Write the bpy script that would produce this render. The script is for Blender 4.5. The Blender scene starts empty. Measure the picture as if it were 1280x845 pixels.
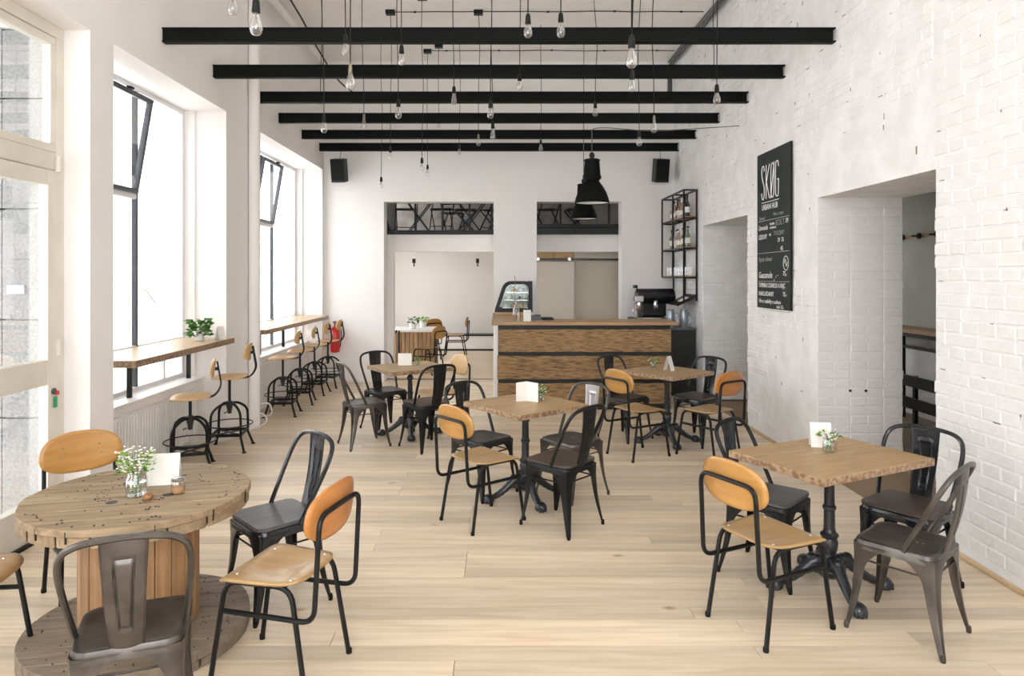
import bpy, math, random
from mathutils import Vector, Matrix
R = random.Random(7)
PI = math.pi
scene = bpy.context.scene
COL = scene.collection

# ------------------------------------------------------------------ camera, sky, exposure
F = 850.0
cam = bpy.data.cameras.new('camera'); cam.sensor_width = 36.0; cam.sensor_fit = 'HORIZONTAL'
cam.lens = F / 1280 * 36; cam.shift_x = 16 / 1280; cam.shift_y = -78.5 / 1280
cam.clip_start = 0.05; cam.clip_end = 200
camo = bpy.data.objects.new('camera', cam); COL.objects.link(camo)
camo.location = (0, 0, 1.75); camo.rotation_euler = (PI / 2, 0, 0)
scene.camera = camo
world = bpy.data.worlds.new('overcast_sky'); scene.world = world
world.use_nodes = True
bg = world.node_tree.nodes['Background']
bg.inputs['Color'].default_value = (0.93, 0.965, 1.0, 1)
bg.inputs['Strength'].default_value = 8.0
vs = scene.view_settings
vs.view_transform = 'Standard'; vs.look = 'None'; vs.gamma = 1.0; vs.use_curve_mapping = False
vs.exposure = 0.0
scene.cycles.max_bounces = 12; scene.cycles.diffuse_bounces = 8; scene.cycles.transparent_max_bounces = 24
scene.cycles.sample_clamp_indirect = 10


def portal(x, y, z, sy, sz, rot):
    l = bpy.data.lights.new('window_portal', 'AREA'); l.shape = 'RECTANGLE'; l.size = sz; l.size_y = sy
    l.cycles.is_portal = True
    o = bpy.data.objects.new('window_portal', l); COL.objects.link(o)
    o.location = (x, y, z); o.rotation_euler = rot


for (y0, y1, z0, z1) in ((5.06, 7.15, .67, 3.47), (7.97, 11.04, .67, 3.47), (2.4, 4.77, 0.02, 3.47), (-1.4, 1.8, .67, 3.47)):  # last span is the added window behind the camera
    portal(-3.47, (y0 + y1) / 2, (z0 + z1) / 2, y1 - y0, z1 - z0, (0, -PI / 2, 0))

portal(4.5, 13.22, 1.75, 1.9, 1.4, (-PI / 2, 0, 0))  # portal at the added side room window
portal(0, -2.52, 2.65, 3.8, 3.3, (PI / 2, 0, 0))  # portal at the added rear wall opening
for (y0, y1, z0, z1) in ((12.0, 15.3, .7, 2.1), (13.65, 15.95, 2.8, 4.8)):  # portals at the added far room openings
    portal(-3.48, (y0 + y1) / 2, (z0 + z1) / 2, y1 - y0, z1 - z0, (0, -PI / 2, 0))

# ------------------------------------------------------------------ materials
MATS = {}


def nmat(name, base, rough=.5, metal=0, var=None, scale=(4, 4, 4), nscale=3, detail=4, bump=0, bscale=20, coat=0, rand=0.0,
         coord='Object', ramp=(.35, .65), spec=.5, distort=0):
    if name in MATS: return MATS[name]
    m = bpy.data.materials.new(name); m.use_nodes = True
    nt = m.node_tree; n = nt.nodes; L = nt.links
    b = n['Principled BSDF']
    b.inputs['Roughness'].default_value = rough; b.inputs['Metallic'].default_value = metal
    b.inputs['Coat Weight'].default_value = coat; b.inputs['Specular IOR Level'].default_value = spec
    tc = n.new('ShaderNodeTexCoord'); mp = n.new('ShaderNodeMapping'); mp.inputs['Scale'].default_value = scale
    L.new(tc.outputs[coord], mp.inputs['Vector'])
    nz = n.new('ShaderNodeTexNoise'); nz.inputs['Scale'].default_value = nscale; nz.inputs['Detail'].default_value = detail
    nz.inputs['Distortion'].default_value = distort
    vec = mp.outputs['Vector']
    if rand:
        oi = n.new('ShaderNodeObjectInfo'); ad = n.new('ShaderNodeVectorMath'); ad.operation = 'ADD'
        mu = n.new('ShaderNodeMath'); mu.operation = 'MULTIPLY'; mu.inputs[1].default_value = 57.0
        L.new(oi.outputs['Random'], mu.inputs[0]); L.new(vec, ad.inputs[0]); L.new(mu.outputs[0], ad.inputs[1]); vec = ad.outputs[0]
    L.new(vec, nz.inputs['Vector'])
    cr = n.new('ShaderNodeValToRGB')
    cr.color_ramp.elements[0].position = ramp[0]; cr.color_ramp.elements[1].position = ramp[1]
    cr.color_ramp.elements[0].color = (*(var or base), 1); cr.color_ramp.elements[1].color = (*base, 1)
    L.new(nz.outputs['Fac'], cr.inputs['Fac'])
    out = cr.outputs['Color']
    if rand:
        hs = n.new('ShaderNodeHueSaturation'); mr = n.new('ShaderNodeMapRange')
        mr.inputs['To Min'].default_value = 1 - rand; mr.inputs['To Max'].default_value = 1 + rand
        L.new(oi.outputs['Random'], mr.inputs['Value']); L.new(mr.outputs['Result'], hs.inputs['Value'])
        L.new(out, hs.inputs['Color']); out = hs.outputs['Color']
    L.new(out, b.inputs['Base Color'])
    if bump:
        nb = n.new('ShaderNodeTexNoise'); nb.inputs['Scale'].default_value = bscale; nb.inputs['Detail'].default_value = 5
        L.new(mp.outputs['Vector'], nb.inputs['Vector'])
        bp = n.new('ShaderNodeBump'); bp.inputs['Strength'].default_value = bump; bp.inputs['Distance'].default_value = .01
        L.new(nb.outputs['Fac'], bp.inputs['Height']); L.new(bp.outputs['Normal'], b.inputs['Normal'])
    MATS[name] = m
    return m


def glassmat(name, tint=(1, 1, 1), gl=.08, rough=.02, facing=.25):
    m = bpy.data.materials.new(name); m.use_nodes = True
    nt = m.node_tree; n = nt.nodes; L = nt.links
    for x in list(n):
        if x.type == 'BSDF_PRINCIPLED': n.remove(x)
    out = n['Material Output']
    t = n.new('ShaderNodeBsdfTransparent'); t.inputs['Color'].default_value = (*tint, 1)
    g = n.new('ShaderNodeBsdfGlossy'); g.inputs['Roughness'].default_value = rough
    lw = n.new('ShaderNodeLayerWeight'); lw.inputs['Blend'].default_value = facing
    mr = n.new('ShaderNodeMapRange'); mr.inputs['To Min'].default_value = gl; mr.inputs['To Max'].default_value = .7
    mx = n.new('ShaderNodeMixShader')
    L.new(lw.outputs['Facing'], mr.inputs['Value']); L.new(mr.outputs['Result'], mx.inputs['Fac'])
    L.new(t.outputs[0], mx.inputs[1]); L.new(g.outputs[0], mx.inputs[2]); L.new(mx.outputs[0], out.inputs['Surface'])
    MATS[name] = m
    return m


def top_edge_mat(name, top, topv, edge, edgev, rough=.5):
    """worktop wood: sawn face on top, rough mottled edge on the sides"""
    m = nmat(name, top, rough, 0, topv, (1.5, 14, 14), 2.2, 6, .25, 6, rand=.04, ramp=(.3, .7))
    nt = m.node_tree; n = nt.nodes; L = nt.links; b = n['Principled BSDF']
    old = b.inputs['Base Color'].links[0].from_socket
    tc = n.new('ShaderNodeTexCoord'); sx = n.new('ShaderNodeSeparateXYZ'); L.new(tc.outputs['Normal'], sx.inputs[0])
    ab = n.new('ShaderNodeMath'); ab.operation = 'ABSOLUTE'; L.new(sx.outputs['Z'], ab.inputs[0])
    gt = n.new('ShaderNodeMath'); gt.operation = 'GREATER_THAN'; gt.inputs[1].default_value = .6; L.new(ab.outputs[0], gt.inputs[0])
    nz = n.new('ShaderNodeTexNoise'); nz.inputs['Scale'].default_value = 38; nz.inputs['Detail'].default_value = 3
    L.new(tc.outputs['Object'], nz.inputs['Vector'])
    cr = n.new('ShaderNodeValToRGB'); cr.color_ramp.elements[0].position = .4; cr.color_ramp.elements[1].position = .6
    cr.color_ramp.elements[0].color = (*edgev, 1); cr.color_ramp.elements[1].color = (*edge, 1)
    L.new(nz.outputs['Fac'], cr.inputs['Fac'])
    mx = n.new('ShaderNodeMix'); mx.data_type = 'RGBA'
    L.new(gt.outputs[0], mx.inputs['Factor']); L.new(cr.outputs['Color'], mx.inputs['A']); L.new(old, mx.inputs['B'])
    L.new(mx.outputs['Result'], b.inputs['Base Color'])
    return m


M_plaster = nmat('white_plaster', (.86, .838, .822), .85, 0, (.83, .805, .788), (1, 1, 1), 1.2, 4, .12, 30)
M_ceil = nmat('ceiling_paint', (.91, .89, .865), .9, 0, (.86, .835, .80), (1, 1, 1), 2.0, 5, .3, 14)
M_brick = nmat('white_painted_brick', (.81, .808, .81), .75, 0, (.73, .722, .718), (1, 1, 1), 5, 5, .5, 24)
M_brickold = nmat('worn_white_brick', (.80, .775, .765), .75, 0, (.73, .70, .685), (1, 1, 1), 6, 6, .9, 16, ramp=(.25, .5))
M_crack = nmat('bare_mortar', (.28, .25, .23), .9, 0, (.16, .14, .13), (9, 9, 9))
M_floor = nmat('pale_floor_wood', (.74, .62, .47), .34, 0, (.59, .46, .315), (.8, 11, 11), 2.0, 7, .06, 5, rand=.15, ramp=(.28, .62), distort=.6)


def add_knots(m, col, scale=2.3, size=.035):
    nt = m.node_tree; n = nt.nodes; L = nt.links; b = n['Principled BSDF']
    old = b.inputs['Base Color'].links[0].from_socket
    ge = n.new('ShaderNodeNewGeometry'); mp = n.new('ShaderNodeMapping'); mp.inputs['Scale'].default_value = (.75, 1.3, 1)
    L.new(ge.outputs['Position'], mp.inputs['Vector'])
    vo = n.new('ShaderNodeTexVoronoi'); vo.inputs['Scale'].default_value = scale; L.new(mp.outputs['Vector'], vo.inputs['Vector'])
    mr = n.new('ShaderNodeMapRange'); mr.inputs['From Min'].default_value = size * .35; mr.inputs['From Max'].default_value = size * 1.6
    L.new(vo.outputs['Distance'], mr.inputs['Value'])
    mx = n.new('ShaderNodeMix'); mx.data_type = 'RGBA'; mx.inputs['A'].default_value = (*col, 1)
    L.new(mr.outputs['Result'], mx.inputs['Factor']); L.new(old, mx.inputs['B']); L.new(mx.outputs['Result'], b.inputs['Base Color'])


add_knots(M_floor, (.36, .22, .11), 2.0, .045)
M_gap = nmat('floor_joint', (.30, .21, .13), .8)
M_black = nmat('black_steel', (.004, .0044, .005), .4, 0, (.007, .0074, .008), bump=.03, spec=.3)
M_beam = nmat('black_beam_paint', (.003, .0036, .0036), .6, 0, (.005, .006, .006), (1, 3, 3), 3, bump=.08, spec=.12)
M_gloss = nmat('gloss_black_enamel', (.006, .007, .009), .2, 0, (.008, .009, .012), coat=.15, spec=.4)
M_gun = nmat('gunmetal', (.135, .122, .112), .36, .85, (.085, .076, .07), (5, 5, 5), 2, 5, .03, 40)
M_dgun = nmat('dark_gunmetal', (.06, .057, .055), .38, .8, (.035, .034, .034), (5, 5, 5), 2, 5, .03, 40)
M_silver = nmat('pale_steel', (.46, .44, .43), .36, .85, (.38, .36, .35), (5, 5, 5), 2)
M_iron = nmat('cast_iron', (.014, .016, .020), .28, 0, (.02, .022, .028), bump=.15, bscale=30, coat=.2)
M_ply = nmat('honey_plywood', (.50, .265, .078), .34, 0, (.40, .195, .05), (1.2, 9, 9), 2.5, 5, .02, rand=.12, coat=.2, ramp=(.3, .7), distort=.5)
M_plypale = nmat('pale_plywood', (.66, .45, .22), .4, 0, (.58, .37, .17), (1.2, 9, 9), 2.5, 5, .02, rand=.06, ramp=(.3, .7))
M_orange = nmat('orange_plywood', (.52, .215, .055), .32, 0, (.42, .16, .04), (1.2, 9, 9), 2.5, 5, .02, rand=.06, coat=.2)
M_tan = nmat('tan_plywood', (.45, .29, .125), .34, 0, (.35, .21, .085), (9, 1.2, 9), 2.2, 5, .02, rand=.1, coat=.15, ramp=(.3, .7))
M_darkwood = nmat('dark_seat_wood', (.085, .06, .048), .4, 0, (.05, .036, .03), (14, 1.5, 14), 2.5, 6, .12, 8)
M_greywood = nmat('grey_seat_wood', (.10, .095, .095), .38, 0, (.06, .057, .057), (14, 1.5, 14), 2.5, 6, .12, 8)
M_spool = nmat('weathered_spool_wood', (.37, .27, .165), .7, 0, (.19, .13, .075), (1.4, 14, 10), 2.2, 7, .35, 6, rand=.09, ramp=(.28, .68), distort=.6)
M_spoolbase = nmat('grey_spool_wood', (.30, .235, .17), .75, 0, (.17, .13, .095), (1.4, 14, 10), 2.2, 7, .35, 6, rand=.08, ramp=(.28, .68))
M_stave = nmat('spool_stave_wood', (.40, .235, .115), .6, 0, (.24, .13, .06), (14, 14, 1.4), 2.2, 6, .25, 5, rand=.14, ramp=(.3, .68))
M_top = top_edge_mat('table_wood', (.43, .285, .135), (.31, .195, .085), (.42, .28, .165), (.20, .115, .065), .42)
M_bar = top_edge_mat('bar_wood', (.56, .40, .25), (.44, .30, .18), (.30, .19, .11), (.15, .09, .05), .35)
M_board = nmat('rough_counter_board', (.36, .22, .10), .75, 0, (.12, .072, .036), (3, 30, 26), 2.6, 10, .6, 5, rand=.06, ramp=(.33, .6), distort=.2)
M_ctop = nmat('counter_top_wood', (.48, .30, .15), .45, 0, (.36, .21, .1), (1.4, 9, 9), 2.5, 6, .2, 6)
M_dark = nmat('black_board', (.005, .006, .006), .55, 0, (.014, .016, .016))
M_white = nmat('white_enamel', (.82, .81, .80), .4, 0, (.79, .78, .77))
M_card = nmat('white_card', (.82, .80, .76), .7, 0, (.78, .76, .72))
M_cream = nmat('cream_joinery', (.72, .68, .60), .45, 0, (.66, .62, .54), (2, 2, 2), 2, bump=.04)
M_wframe = nmat('window_frame_paint', (.075, .082, .092), .4, 0, (.09, .097, .11))  # dark tone stands for backlit shade on sashes and mullions
M_wwhite = nmat('white_window_paint', (.78, .78, .80), .4)  # white stands for overexposed glare along frames and bars
M_leaf = nmat('leaf_green', (.10, .26, .045), .5, 0, (.035, .13, .02), (20, 20, 20), 2)
M_lime = nmat('lime_leaf', (.30, .44, .06), .5, 0, (.16, .32, .04), (20, 20, 20), 2)
M_petal = nmat('white_petal', (.86, .84, .76), .6)
M_rubber = nmat('black_rubber', (.005, .005, .005), .75, spec=.25)
M_chrome = nmat('chrome', (.62, .62, .63), .14, 1, (.55, .55, .56))
M_screw = nmat('steel_rivet', (.55, .53, .5), .3, 1)
M_red = nmat('red_extinguisher', (.60, .015, .015), .3, 0, coat=.3)
M_chalkb = nmat('chalkboard', (.012, .017, .017), .8, 0, (.018, .024, .024), (3, 3, 3), 2, 6)
M_chalk = nmat('chalk', (.80, .80, .78), .9)
M_chalkdim = nmat('faint_chalk', (.28, .30, .30), .9)
M_conc = nmat('grey_green_plaster', (.46, .465, .42), .85, 0, (.38, .38, .34), (1, 1, 1), 1.6, 6, .15, 20)
M_stone = nmat('mezzanine_stone', (.36, .32, .285), .9, 0, (.24, .21, .19), (1, 1, 1), 3, 6, .4, 14)
M_roomfloor = nmat('side_room_floor', (.36, .28, .20), .5, 0, (.28, .21, .145), (1, 8, 1), 2)
M_pave = nmat('street_paving', (.82, .82, .81), .9, 0, (.76, .76, .75), (1, 1, 1), 3)
M_dash = nmat('pebbledash', (.36, .355, .35), .95, 0, (.25, .247, .243), (1, 1, 1), 55, 6, .7, 45, ramp=(.36, .56))
M_beige = nmat('beige_panel', (.76, .70, .61), .6, 0, (.73, .67, .58), (1, 1, 1), 1.5)
M_beige2 = nmat('olive_beige_wall', (.68, .62, .52), .7, 0, (.65, .59, .49), (1, 1, 1), 1.5)
M_plank = nmat('pine_slat', (.52, .34, .18), .55, 0, (.34, .2, .1), (10, 10, 1.5), 2, 5, rand=.15)
M_warm = nmat('warm_white_plaster', (.80, .775, .75), .85, 0, (.77, .745, .72), (1, 1, 1), 1.2, 4)
M_bulbbrass = nmat('bulb_cap', (.35, .30, .22), .35, 1)
M_wire = nmat('filament', (.30, .24, .16), .4, .8)
M_amber = nmat('amber_liquor', (.30, .085, .012), .12, 0, coat=.5)
M_dkbottle = nmat('dark_bottle', (.018, .022, .016), .1, 0, coat=.5)
M_grbottle = nmat('green_bottle', (.05, .14, .05), .12, 0, coat=.5)
M_pink = nmat('pale_rose_bottle', (.42, .27, .20), .15, 0, coat=.5)
M_sugar = nmat('brown_sugar', (.58, .34, .17), .8, 0, (.42, .22, .1), (60, 60, 60), 3)
M_soil = nmat('walnut_shell', (.36, .17, .06), .6, 0, (.22, .09, .03), (40, 40, 40), 3)
M_grey = nmat('grey_plastic', (.10, .105, .11), .5)
M_bluegrey = nmat('blue_grey_steel', (.30, .33, .37), .3, .7)
M_green = nmat('green_tag', (.02, .28, .10), .5)
M_lilac = nmat('lilac_plate', (.55, .55, .66), .6)
M_pine = nmat('pine_trim', (.62, .45, .27), .5, 0, (.52, .36, .2), (8, 1, 8), 2)
M_glass = glassmat('clear_glass', (1, 1, 1), .04)
M_bulb = glassmat('bulb_glass', (.96, .96, .96), .10, .03, .45)
M_jar = glassmat('jar_glass', (.96, .975, .97), .10, .04, .35)
M_case = glassmat('case_glass', (.93, .96, .95), .015, .03, .1)


# ------------------------------------------------------------------ mesh builder
def catmull(pts, n=6, closed=False):
    pts = [Vector(p) for p in pts]; out = []
    N = len(pts)
    rng = range(N if closed else N - 1)
    for i in rng:
        if closed: p0, p1, p2, p3 = pts[i - 1], pts[i], pts[(i + 1) % N], pts[(i + 2) % N]
        else: p0, p1, p2, p3 = pts[max(i - 1, 0)], pts[i], pts[i + 1], pts[min(i + 2, N - 1)]
        for k in range(n):
            t = k / n
            out.append(.5 * ((2 * p1) + (p2 - p0) * t + (2 * p0 - 5 * p1 + 4 * p2 - p3) * t * t + (3 * p1 - p0 - 3 * p2 + p3) * t ** 3))
    if not closed: out.append(pts[-1])
    return out


def fillet(pts, r, n=5):
    """polyline with rounded corners"""
    pts = [Vector(p) for p in pts]; out = [pts[0]]
    for i in range(1, len(pts) - 1):
        a, b, c = pts[i - 1], pts[i], pts[i + 1]
        d1 = (a - b); d2 = (c - b)
        q = min(r, d1.length * .49, d2.length * .49)
        s = b + d1.normalized() * q; e = b + d2.normalized() * q
        for k in range(n + 1):
            t = k / n
            out.append(s.lerp(b, t).lerp(b.lerp(e, t), t))
    out.append(pts[-1])
    return out


class MB:
    def __init__(s): s.v = []; s.f = []

    def add(s, v, f):
        o = len(s.v); s.v += [tuple(x) for x in v]; s.f += [tuple(i + o for i in q) for q in f]; return s

    def box(s, x0, x1, y0, y1, z0, z1):
        return s.add([(x0, y0, z0), (x1, y0, z0), (x1, y1, z0), (x0, y1, z0), (x0, y0, z1), (x1, y0, z1), (x1, y1, z1), (x0, y1, z1)],
                     [(0, 3, 2, 1), (4, 5, 6, 7), (0, 1, 5, 4), (1, 2, 6, 5), (2, 3, 7, 6), (3, 0, 4, 7)])

    def obox(s, c, size, mat=None):
        hx, hy, hz = [q / 2 for q in size]; c = Vector(c)
        m = mat or Matrix.Identity(3)
        vs_ = [c + m @ Vector(p) for p in ((-hx, -hy, -hz), (hx, -hy, -hz), (hx, hy, -hz), (-hx, hy, -hz), (-hx, -hy, hz), (hx, -hy, hz), (hx, hy, hz), (-hx, hy, hz))]
        return s.add(vs_, [(0, 3, 2, 1), (4, 5, 6, 7), (0, 1, 5, 4), (1, 2, 6, 5), (2, 3, 7, 6), (3, 0, 4, 7)])

    def bar(s, a, b, w, h):
        a = Vector(a); b = Vector(b); d = (b - a); L = d.length; d.normalize()
        up = Vector((0, 0, 1)) if abs(d.z) < .95 else Vector((0, 1, 0))
        x = d.cross(up).normalized(); z = x.cross(d)
        m = Matrix((x, d, z)).transposed()
        return s.obox((a + b) / 2, (w, L, h), m)

    def tube(s, pts, r, n=8, closed=False):
        pts = [Vector(p) for p in pts]; N = len(pts)
        rr = r if isinstance(r, (list, tuple)) else [r] * N
        t0 = (pts[1] - pts[0]).normalized()
        nrm = t0.orthogonal().normalized(); rings = []; prev = t0
        for i in range(N):
            if closed: t = (pts[(i + 1) % N] - pts[i - 1]).normalized()
            elif i == 0: t = t0
            elif i == N - 1: t = (pts[i] - pts[i - 1]).normalized()
            else: t = ((pts[i + 1] - pts[i]).normalized() + (pts[i] - pts[i - 1]).normalized()).normalized()
            ax = prev.cross(t)
            if ax.length > 1e-7:
                nrm = Matrix.Rotation(prev.angle(t), 3, ax.normalized()) @ nrm
            prev = t; b = t.cross(nrm)
            rings.append([pts[i] + (nrm * math.cos(2 * PI * k / n) + b * math.sin(2 * PI * k / n)) * rr[i] for k in range(n)])
        return s.loft(rings, closed_path=closed)

    def loft(s, rings, closed_path=False, caps=True):
        n = len(rings[0]); v = [p for r in rings for p in r]; f = []
        M = len(rings)
        for i in range(M if closed_path else M - 1):
            j = (i + 1) % M
            for k in range(n):
                f.append((i * n + k, i * n + (k + 1) % n, j * n + (k + 1) % n, j * n + k))
        if caps and not closed_path:
            f.append(tuple(range(n))[::-1]); f.append(tuple((M - 1) * n + k for k in range(n)))
        return s.add(v, f)

    def lathe(s, prof, n=24, c=(0, 0, 0), caps=True, axis='z'):
        rings = []
        for (r, z) in prof:
            ring = []
            for k in range(n):
                a = 2 * PI * k / n; p = (r * math.cos(a), r * math.sin(a), z)
                if axis == 'y': p = (p[0], p[2], p[1])
                if axis == 'x': p = (p[2], p[0], p[1])
                ring.append((p[0] + c[0], p[1] + c[1], p[2] + c[2]))
            rings.append(ring)
        return s.loft(rings, caps=caps)

    def prism(s, poly, h, fn=None):
        """poly: 2d points; fn maps (u, v, w) to 3d, w in 0..h"""
        fn = fn or (lambda u, v, w: (u, v, w))
        n = len(poly)
        return s.loft([[fn(u, v, 0) for u, v in poly], [fn(u, v, h) for u, v in poly]])

    def disc(s, outline, zfn, rings=6):
        """filled dome from an outline of 2d points; zfn(x, y) -> 3d"""
        n = len(outline); v = [zfn(0, 0)]; f = []
        for i in range(1, rings + 1):
            q = i / rings
            v += [zfn(x * q, y * q) for x, y in outline]
        for k in range(n): f.append((0, 1 + k, 1 + (k + 1) % n))
        for i in range(rings - 1):
            for k in range(n):
                a = 1 + i * n; b = a + n
                f.append((a + k, b + k, b + (k + 1) % n, a + (k + 1) % n))
        return s.add(v, f)

    def mesh(s, name, mat, smooth=True, angle=40):
        m = bpy.data.meshes.new(name); m.from_pydata(s.v, [], s.f)
        if mat: m.materials.append(mat)
        if smooth:
            m.polygons.foreach_set('use_smooth', [True] * len(m.polygons))
            m.set_sharp_from_angle(angle=math.radians(angle))
        m.update()
        return m

    def build(s, name, mat, parent=None, smooth=True, bevel=0, solid=0, seg=2, angle=40, loc=None, rz=None):
        return link(s.mesh(name, mat, smooth, angle), name, parent, bevel, solid, seg, loc, rz)


def link(mesh, name, parent=None, bevel=0, solid=0, seg=2, loc=None, rz=None):
    o = bpy.data.objects.new(name, mesh); COL.objects.link(o)
    if parent: o.parent = parent
    if loc: o.location = loc
    if rz is not None: o.rotation_euler = (0, 0, rz)
    if solid:
        md = o.modifiers.new('thickness', 'SOLIDIFY'); md.thickness = solid; md.offset = -1
    if bevel:
        md = o.modifiers.new('soft_edge', 'BEVEL'); md.width = bevel; md.segments = seg; md.limit_method = 'ANGLE'; md.angle_limit = .6
        md.harden_normals = False
    return o


CACHE = {}


def part(name, key, fn, mat, parent, **kw):
    """an object whose mesh is shared between alike things"""
    k = (key, mat.name)
    if k not in CACHE: CACHE[k] = fn().mesh(name, mat, kw.pop('smooth', True), kw.pop('angle', 40))
    kw.pop('smooth', None); kw.pop('angle', None)
    return link(CACHE[k], name, parent, **kw)


def tag(o, label=None, cat=None, group=None, kind=None):
    if label: o['label'] = label
    if cat: o['category'] = cat
    if group: o['group'] = group
    if kind: o['kind'] = kind
    return o


def thing(name, label, cat, loc=(0, 0, 0), rz=0, group=None):
    o = bpy.data.objects.new(name, None); COL.objects.link(o); o.empty_display_size = .1
    o.location = loc; o.rotation_euler = (0, 0, rz)
    return tag(o, label, cat, group)


def struct(o): return tag(o, kind='structure')


def face(fx, fy): return math.atan2(-fx, fy)


def superell(a, b, e, n=32):
    out = []
    for k in range(n):
        t = 2 * PI * k / n; c, s = math.cos(t), math.sin(t)
        out.append((a * math.copysign(abs(c) ** (2 / e), c), b * math.copysign(abs(s) ** (2 / e), s)))
    return out


# ------------------------------------------------------------------ the shell
XL, XR, YB, ZC = -2.87, 2.87, 11.15, 5.25
WT = 3.47   # head of the windows
Y0 = -2.2   # wall behind the camera
WIN1, WIN2, DOOR, WIN_ADDED = (5.06, 7.15), (7.97, 11.04), (2.4, 4.77), (-1.4, 1.8)  # last span is an unseen window added to bring in daylight

base = MB().box(-3.46, 3.64, Y0 - .3, 16.4, -.12, -.022).build('floor', M_gap, smooth=False); struct(base)
# floorboards run across the room, laid course by course
rows = []
y = 1.75
while y < 11.42:
    rows.append(y); y += .122
pk = {}
cnt = 0
for i, y in enumerate(rows):
    x = -3.1; first = True
    while x < 2.87 - .01:
        L = R.choice((2.4, 2.8, 3.2)) if not first else R.choice((1.1, 1.7, 2.3, 2.9))
        first = False
        x1 = min(x + L, 2.87)
        if 2.87 - x1 < .5: x1 = 2.87
        key = round(x1 - x, 2)
        if key not in pk:
            pk[key] = MB().box(0, x1 - x - .003, 0, .1188, -.022, 0).mesh('floorboard', M_floor, False)
        o = link(pk[key], 'floorboard', base); o.location = (x, y, 0); cnt += 1
        x = x1
MB().box(-3.46, 3.64, 11.42, 16.4, -.022, 0).build('far_room_boards', M_floor, base, False)
MB().box(-3.46, 3.64, Y0, 1.747, -.022, 0).build('entrance_boards', M_floor, base, False)
MB().box(-3.46, -3.103, 1.747, 11.42, -.022, 0).build('niche_boards', M_floor, base, False)


def wall_with_holes(m, x0, x1, y0, y1, z1, holes, axis='y'):
    """wall slab along y (or x) with rectangular holes (a0, a1, z0, z1)"""
    def b(a, c, z0, z2):
        if c - a < 1e-4 or z2 - z0 < 1e-4: return
        if axis == 'y': m.box(x0, x1, a, c, z0, z2)
        else: m.box(a, c, x0, x1, z0, z2)
    cur = y0
    for (a0, a1, h0, h1) in sorted(holes):
        b(cur, a0, 0, z1); b(a0, a1, 0, h0); b(a0, a1, h1, z1); cur = a1
    b(cur, y1, 0, z1)
    return m


wl = MB()
wall_with_holes(wl, -3.46, XL, Y0, YB, ZC, [(DOOR[0], DOOR[1], 0, WT), (WIN1[0], WIN1[1], 0, WT), (WIN2[0], WIN2[1], 0, WT), (WIN_ADDED[0], WIN_ADDED[1], 0, WT)])
for w in (WIN1, WIN2, WIN_ADDED): wl.box(-3.46, -3.1, w[0], w[1], 0, .67)
wall_left = struct(wl.build('wall_left', M_plaster, smooth=False))
# narrow stop beside each far jamb, and the slim sills
for k, w in enumerate((WIN1, WIN2)):
    struct(MB().box(-3.40, -3.19, w[1] - .025, w[1], .67, WT).build('trim_%d' % (k + 1), M_plaster, smooth=False, bevel=.004))
    struct(MB().box(-3.30, -3.075, w[0] + .002, w[1] - .03, .668, .69).build('trim_%d' % (k + 3), M_white, smooth=False, bevel=.004))

struct(MB().box(-3.46, 3.64, Y0 - .3, 16.4, ZC, ZC + .2).build('ceiling', M_ceil, smooth=False))
rw = MB(); wall_with_holes(rw, Y0 - .3, Y0, -3.46, 3.64, ZC, [(-1.9, 1.9, 1.0, 4.3)], axis='x')  # unseen opening, added to let daylight in from behind the camera
struct(rw.build('wall_rear', M_plaster, smooth=False))

OL = (-1.89, -.092); OR_ = (.617, 2.007); ZO = 2.957
wb = MB()
wall_with_holes(wb, YB, YB + .30, -3.46, 3.64, ZC, [(OL[0], OL[1], 0, ZO), (OR_[0], OR_[1], 0, ZO)], axis='x')
wb.box(-2.87, 2.87, YB - .012, YB, 3.12, ZC)
wall_back = struct(wb.build('wall_back', M_plaster, smooth=False))

# right wall: thick old brickwork, two doorways knocked through
A, B = (4.468, 6.13), (7.84, 9.57); ZA = 2.447; XR2 = 3.635
wr = MB()
wall_with_holes(wr, XR, XR2, Y0, YB, ZC, [(A[0], A[1], 0, ZA), (B[0], B[1], 0, ZA)])
wall_right = struct(wr.build('wall_right', M_brick, smooth=False))


def brick_geo(L, H, D, rr):
    """a hand-made brick face, u along the wall, w out of it"""
    c = .006
    j = lambda q: rr.uniform(-q, q)
    back = [(0, 0, -.01), (L, 0, -.01), (L, H, -.01), (0, H, -.01)]
    mid = [(j(.003), j(.003), D - .004), (L + j(.003), j(.003), D - .004), (L + j(.003), H + j(.003), D - .004), (j(.003), H + j(.003), D - .004)]
    fr = [(c, c, D + j(.0012)), (L - c, c, D + j(.0012)), (L - c, H - c, D + j(.0012)), (c, H - c, D + j(.0012))]
    v = back + mid + fr; f = []
    for a in (0, 4):
        for k in range(4): f.append((a + k, a + (k + 1) % 4, a + 4 + (k + 1) % 4, a + 4 + k))
    f.append((8, 9, 10, 11))
    return v, f


def wnoise(a, b):
    return math.sin(a * 2.1 + 1.3 * math.sin(b * 1.7)) + math.sin(b * 2.9 + 1.7 * math.sin(a * 1.1 + 2)) * .8


rest = MB(); brick_n = 0
shared = {}
CH = .0815


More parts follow.
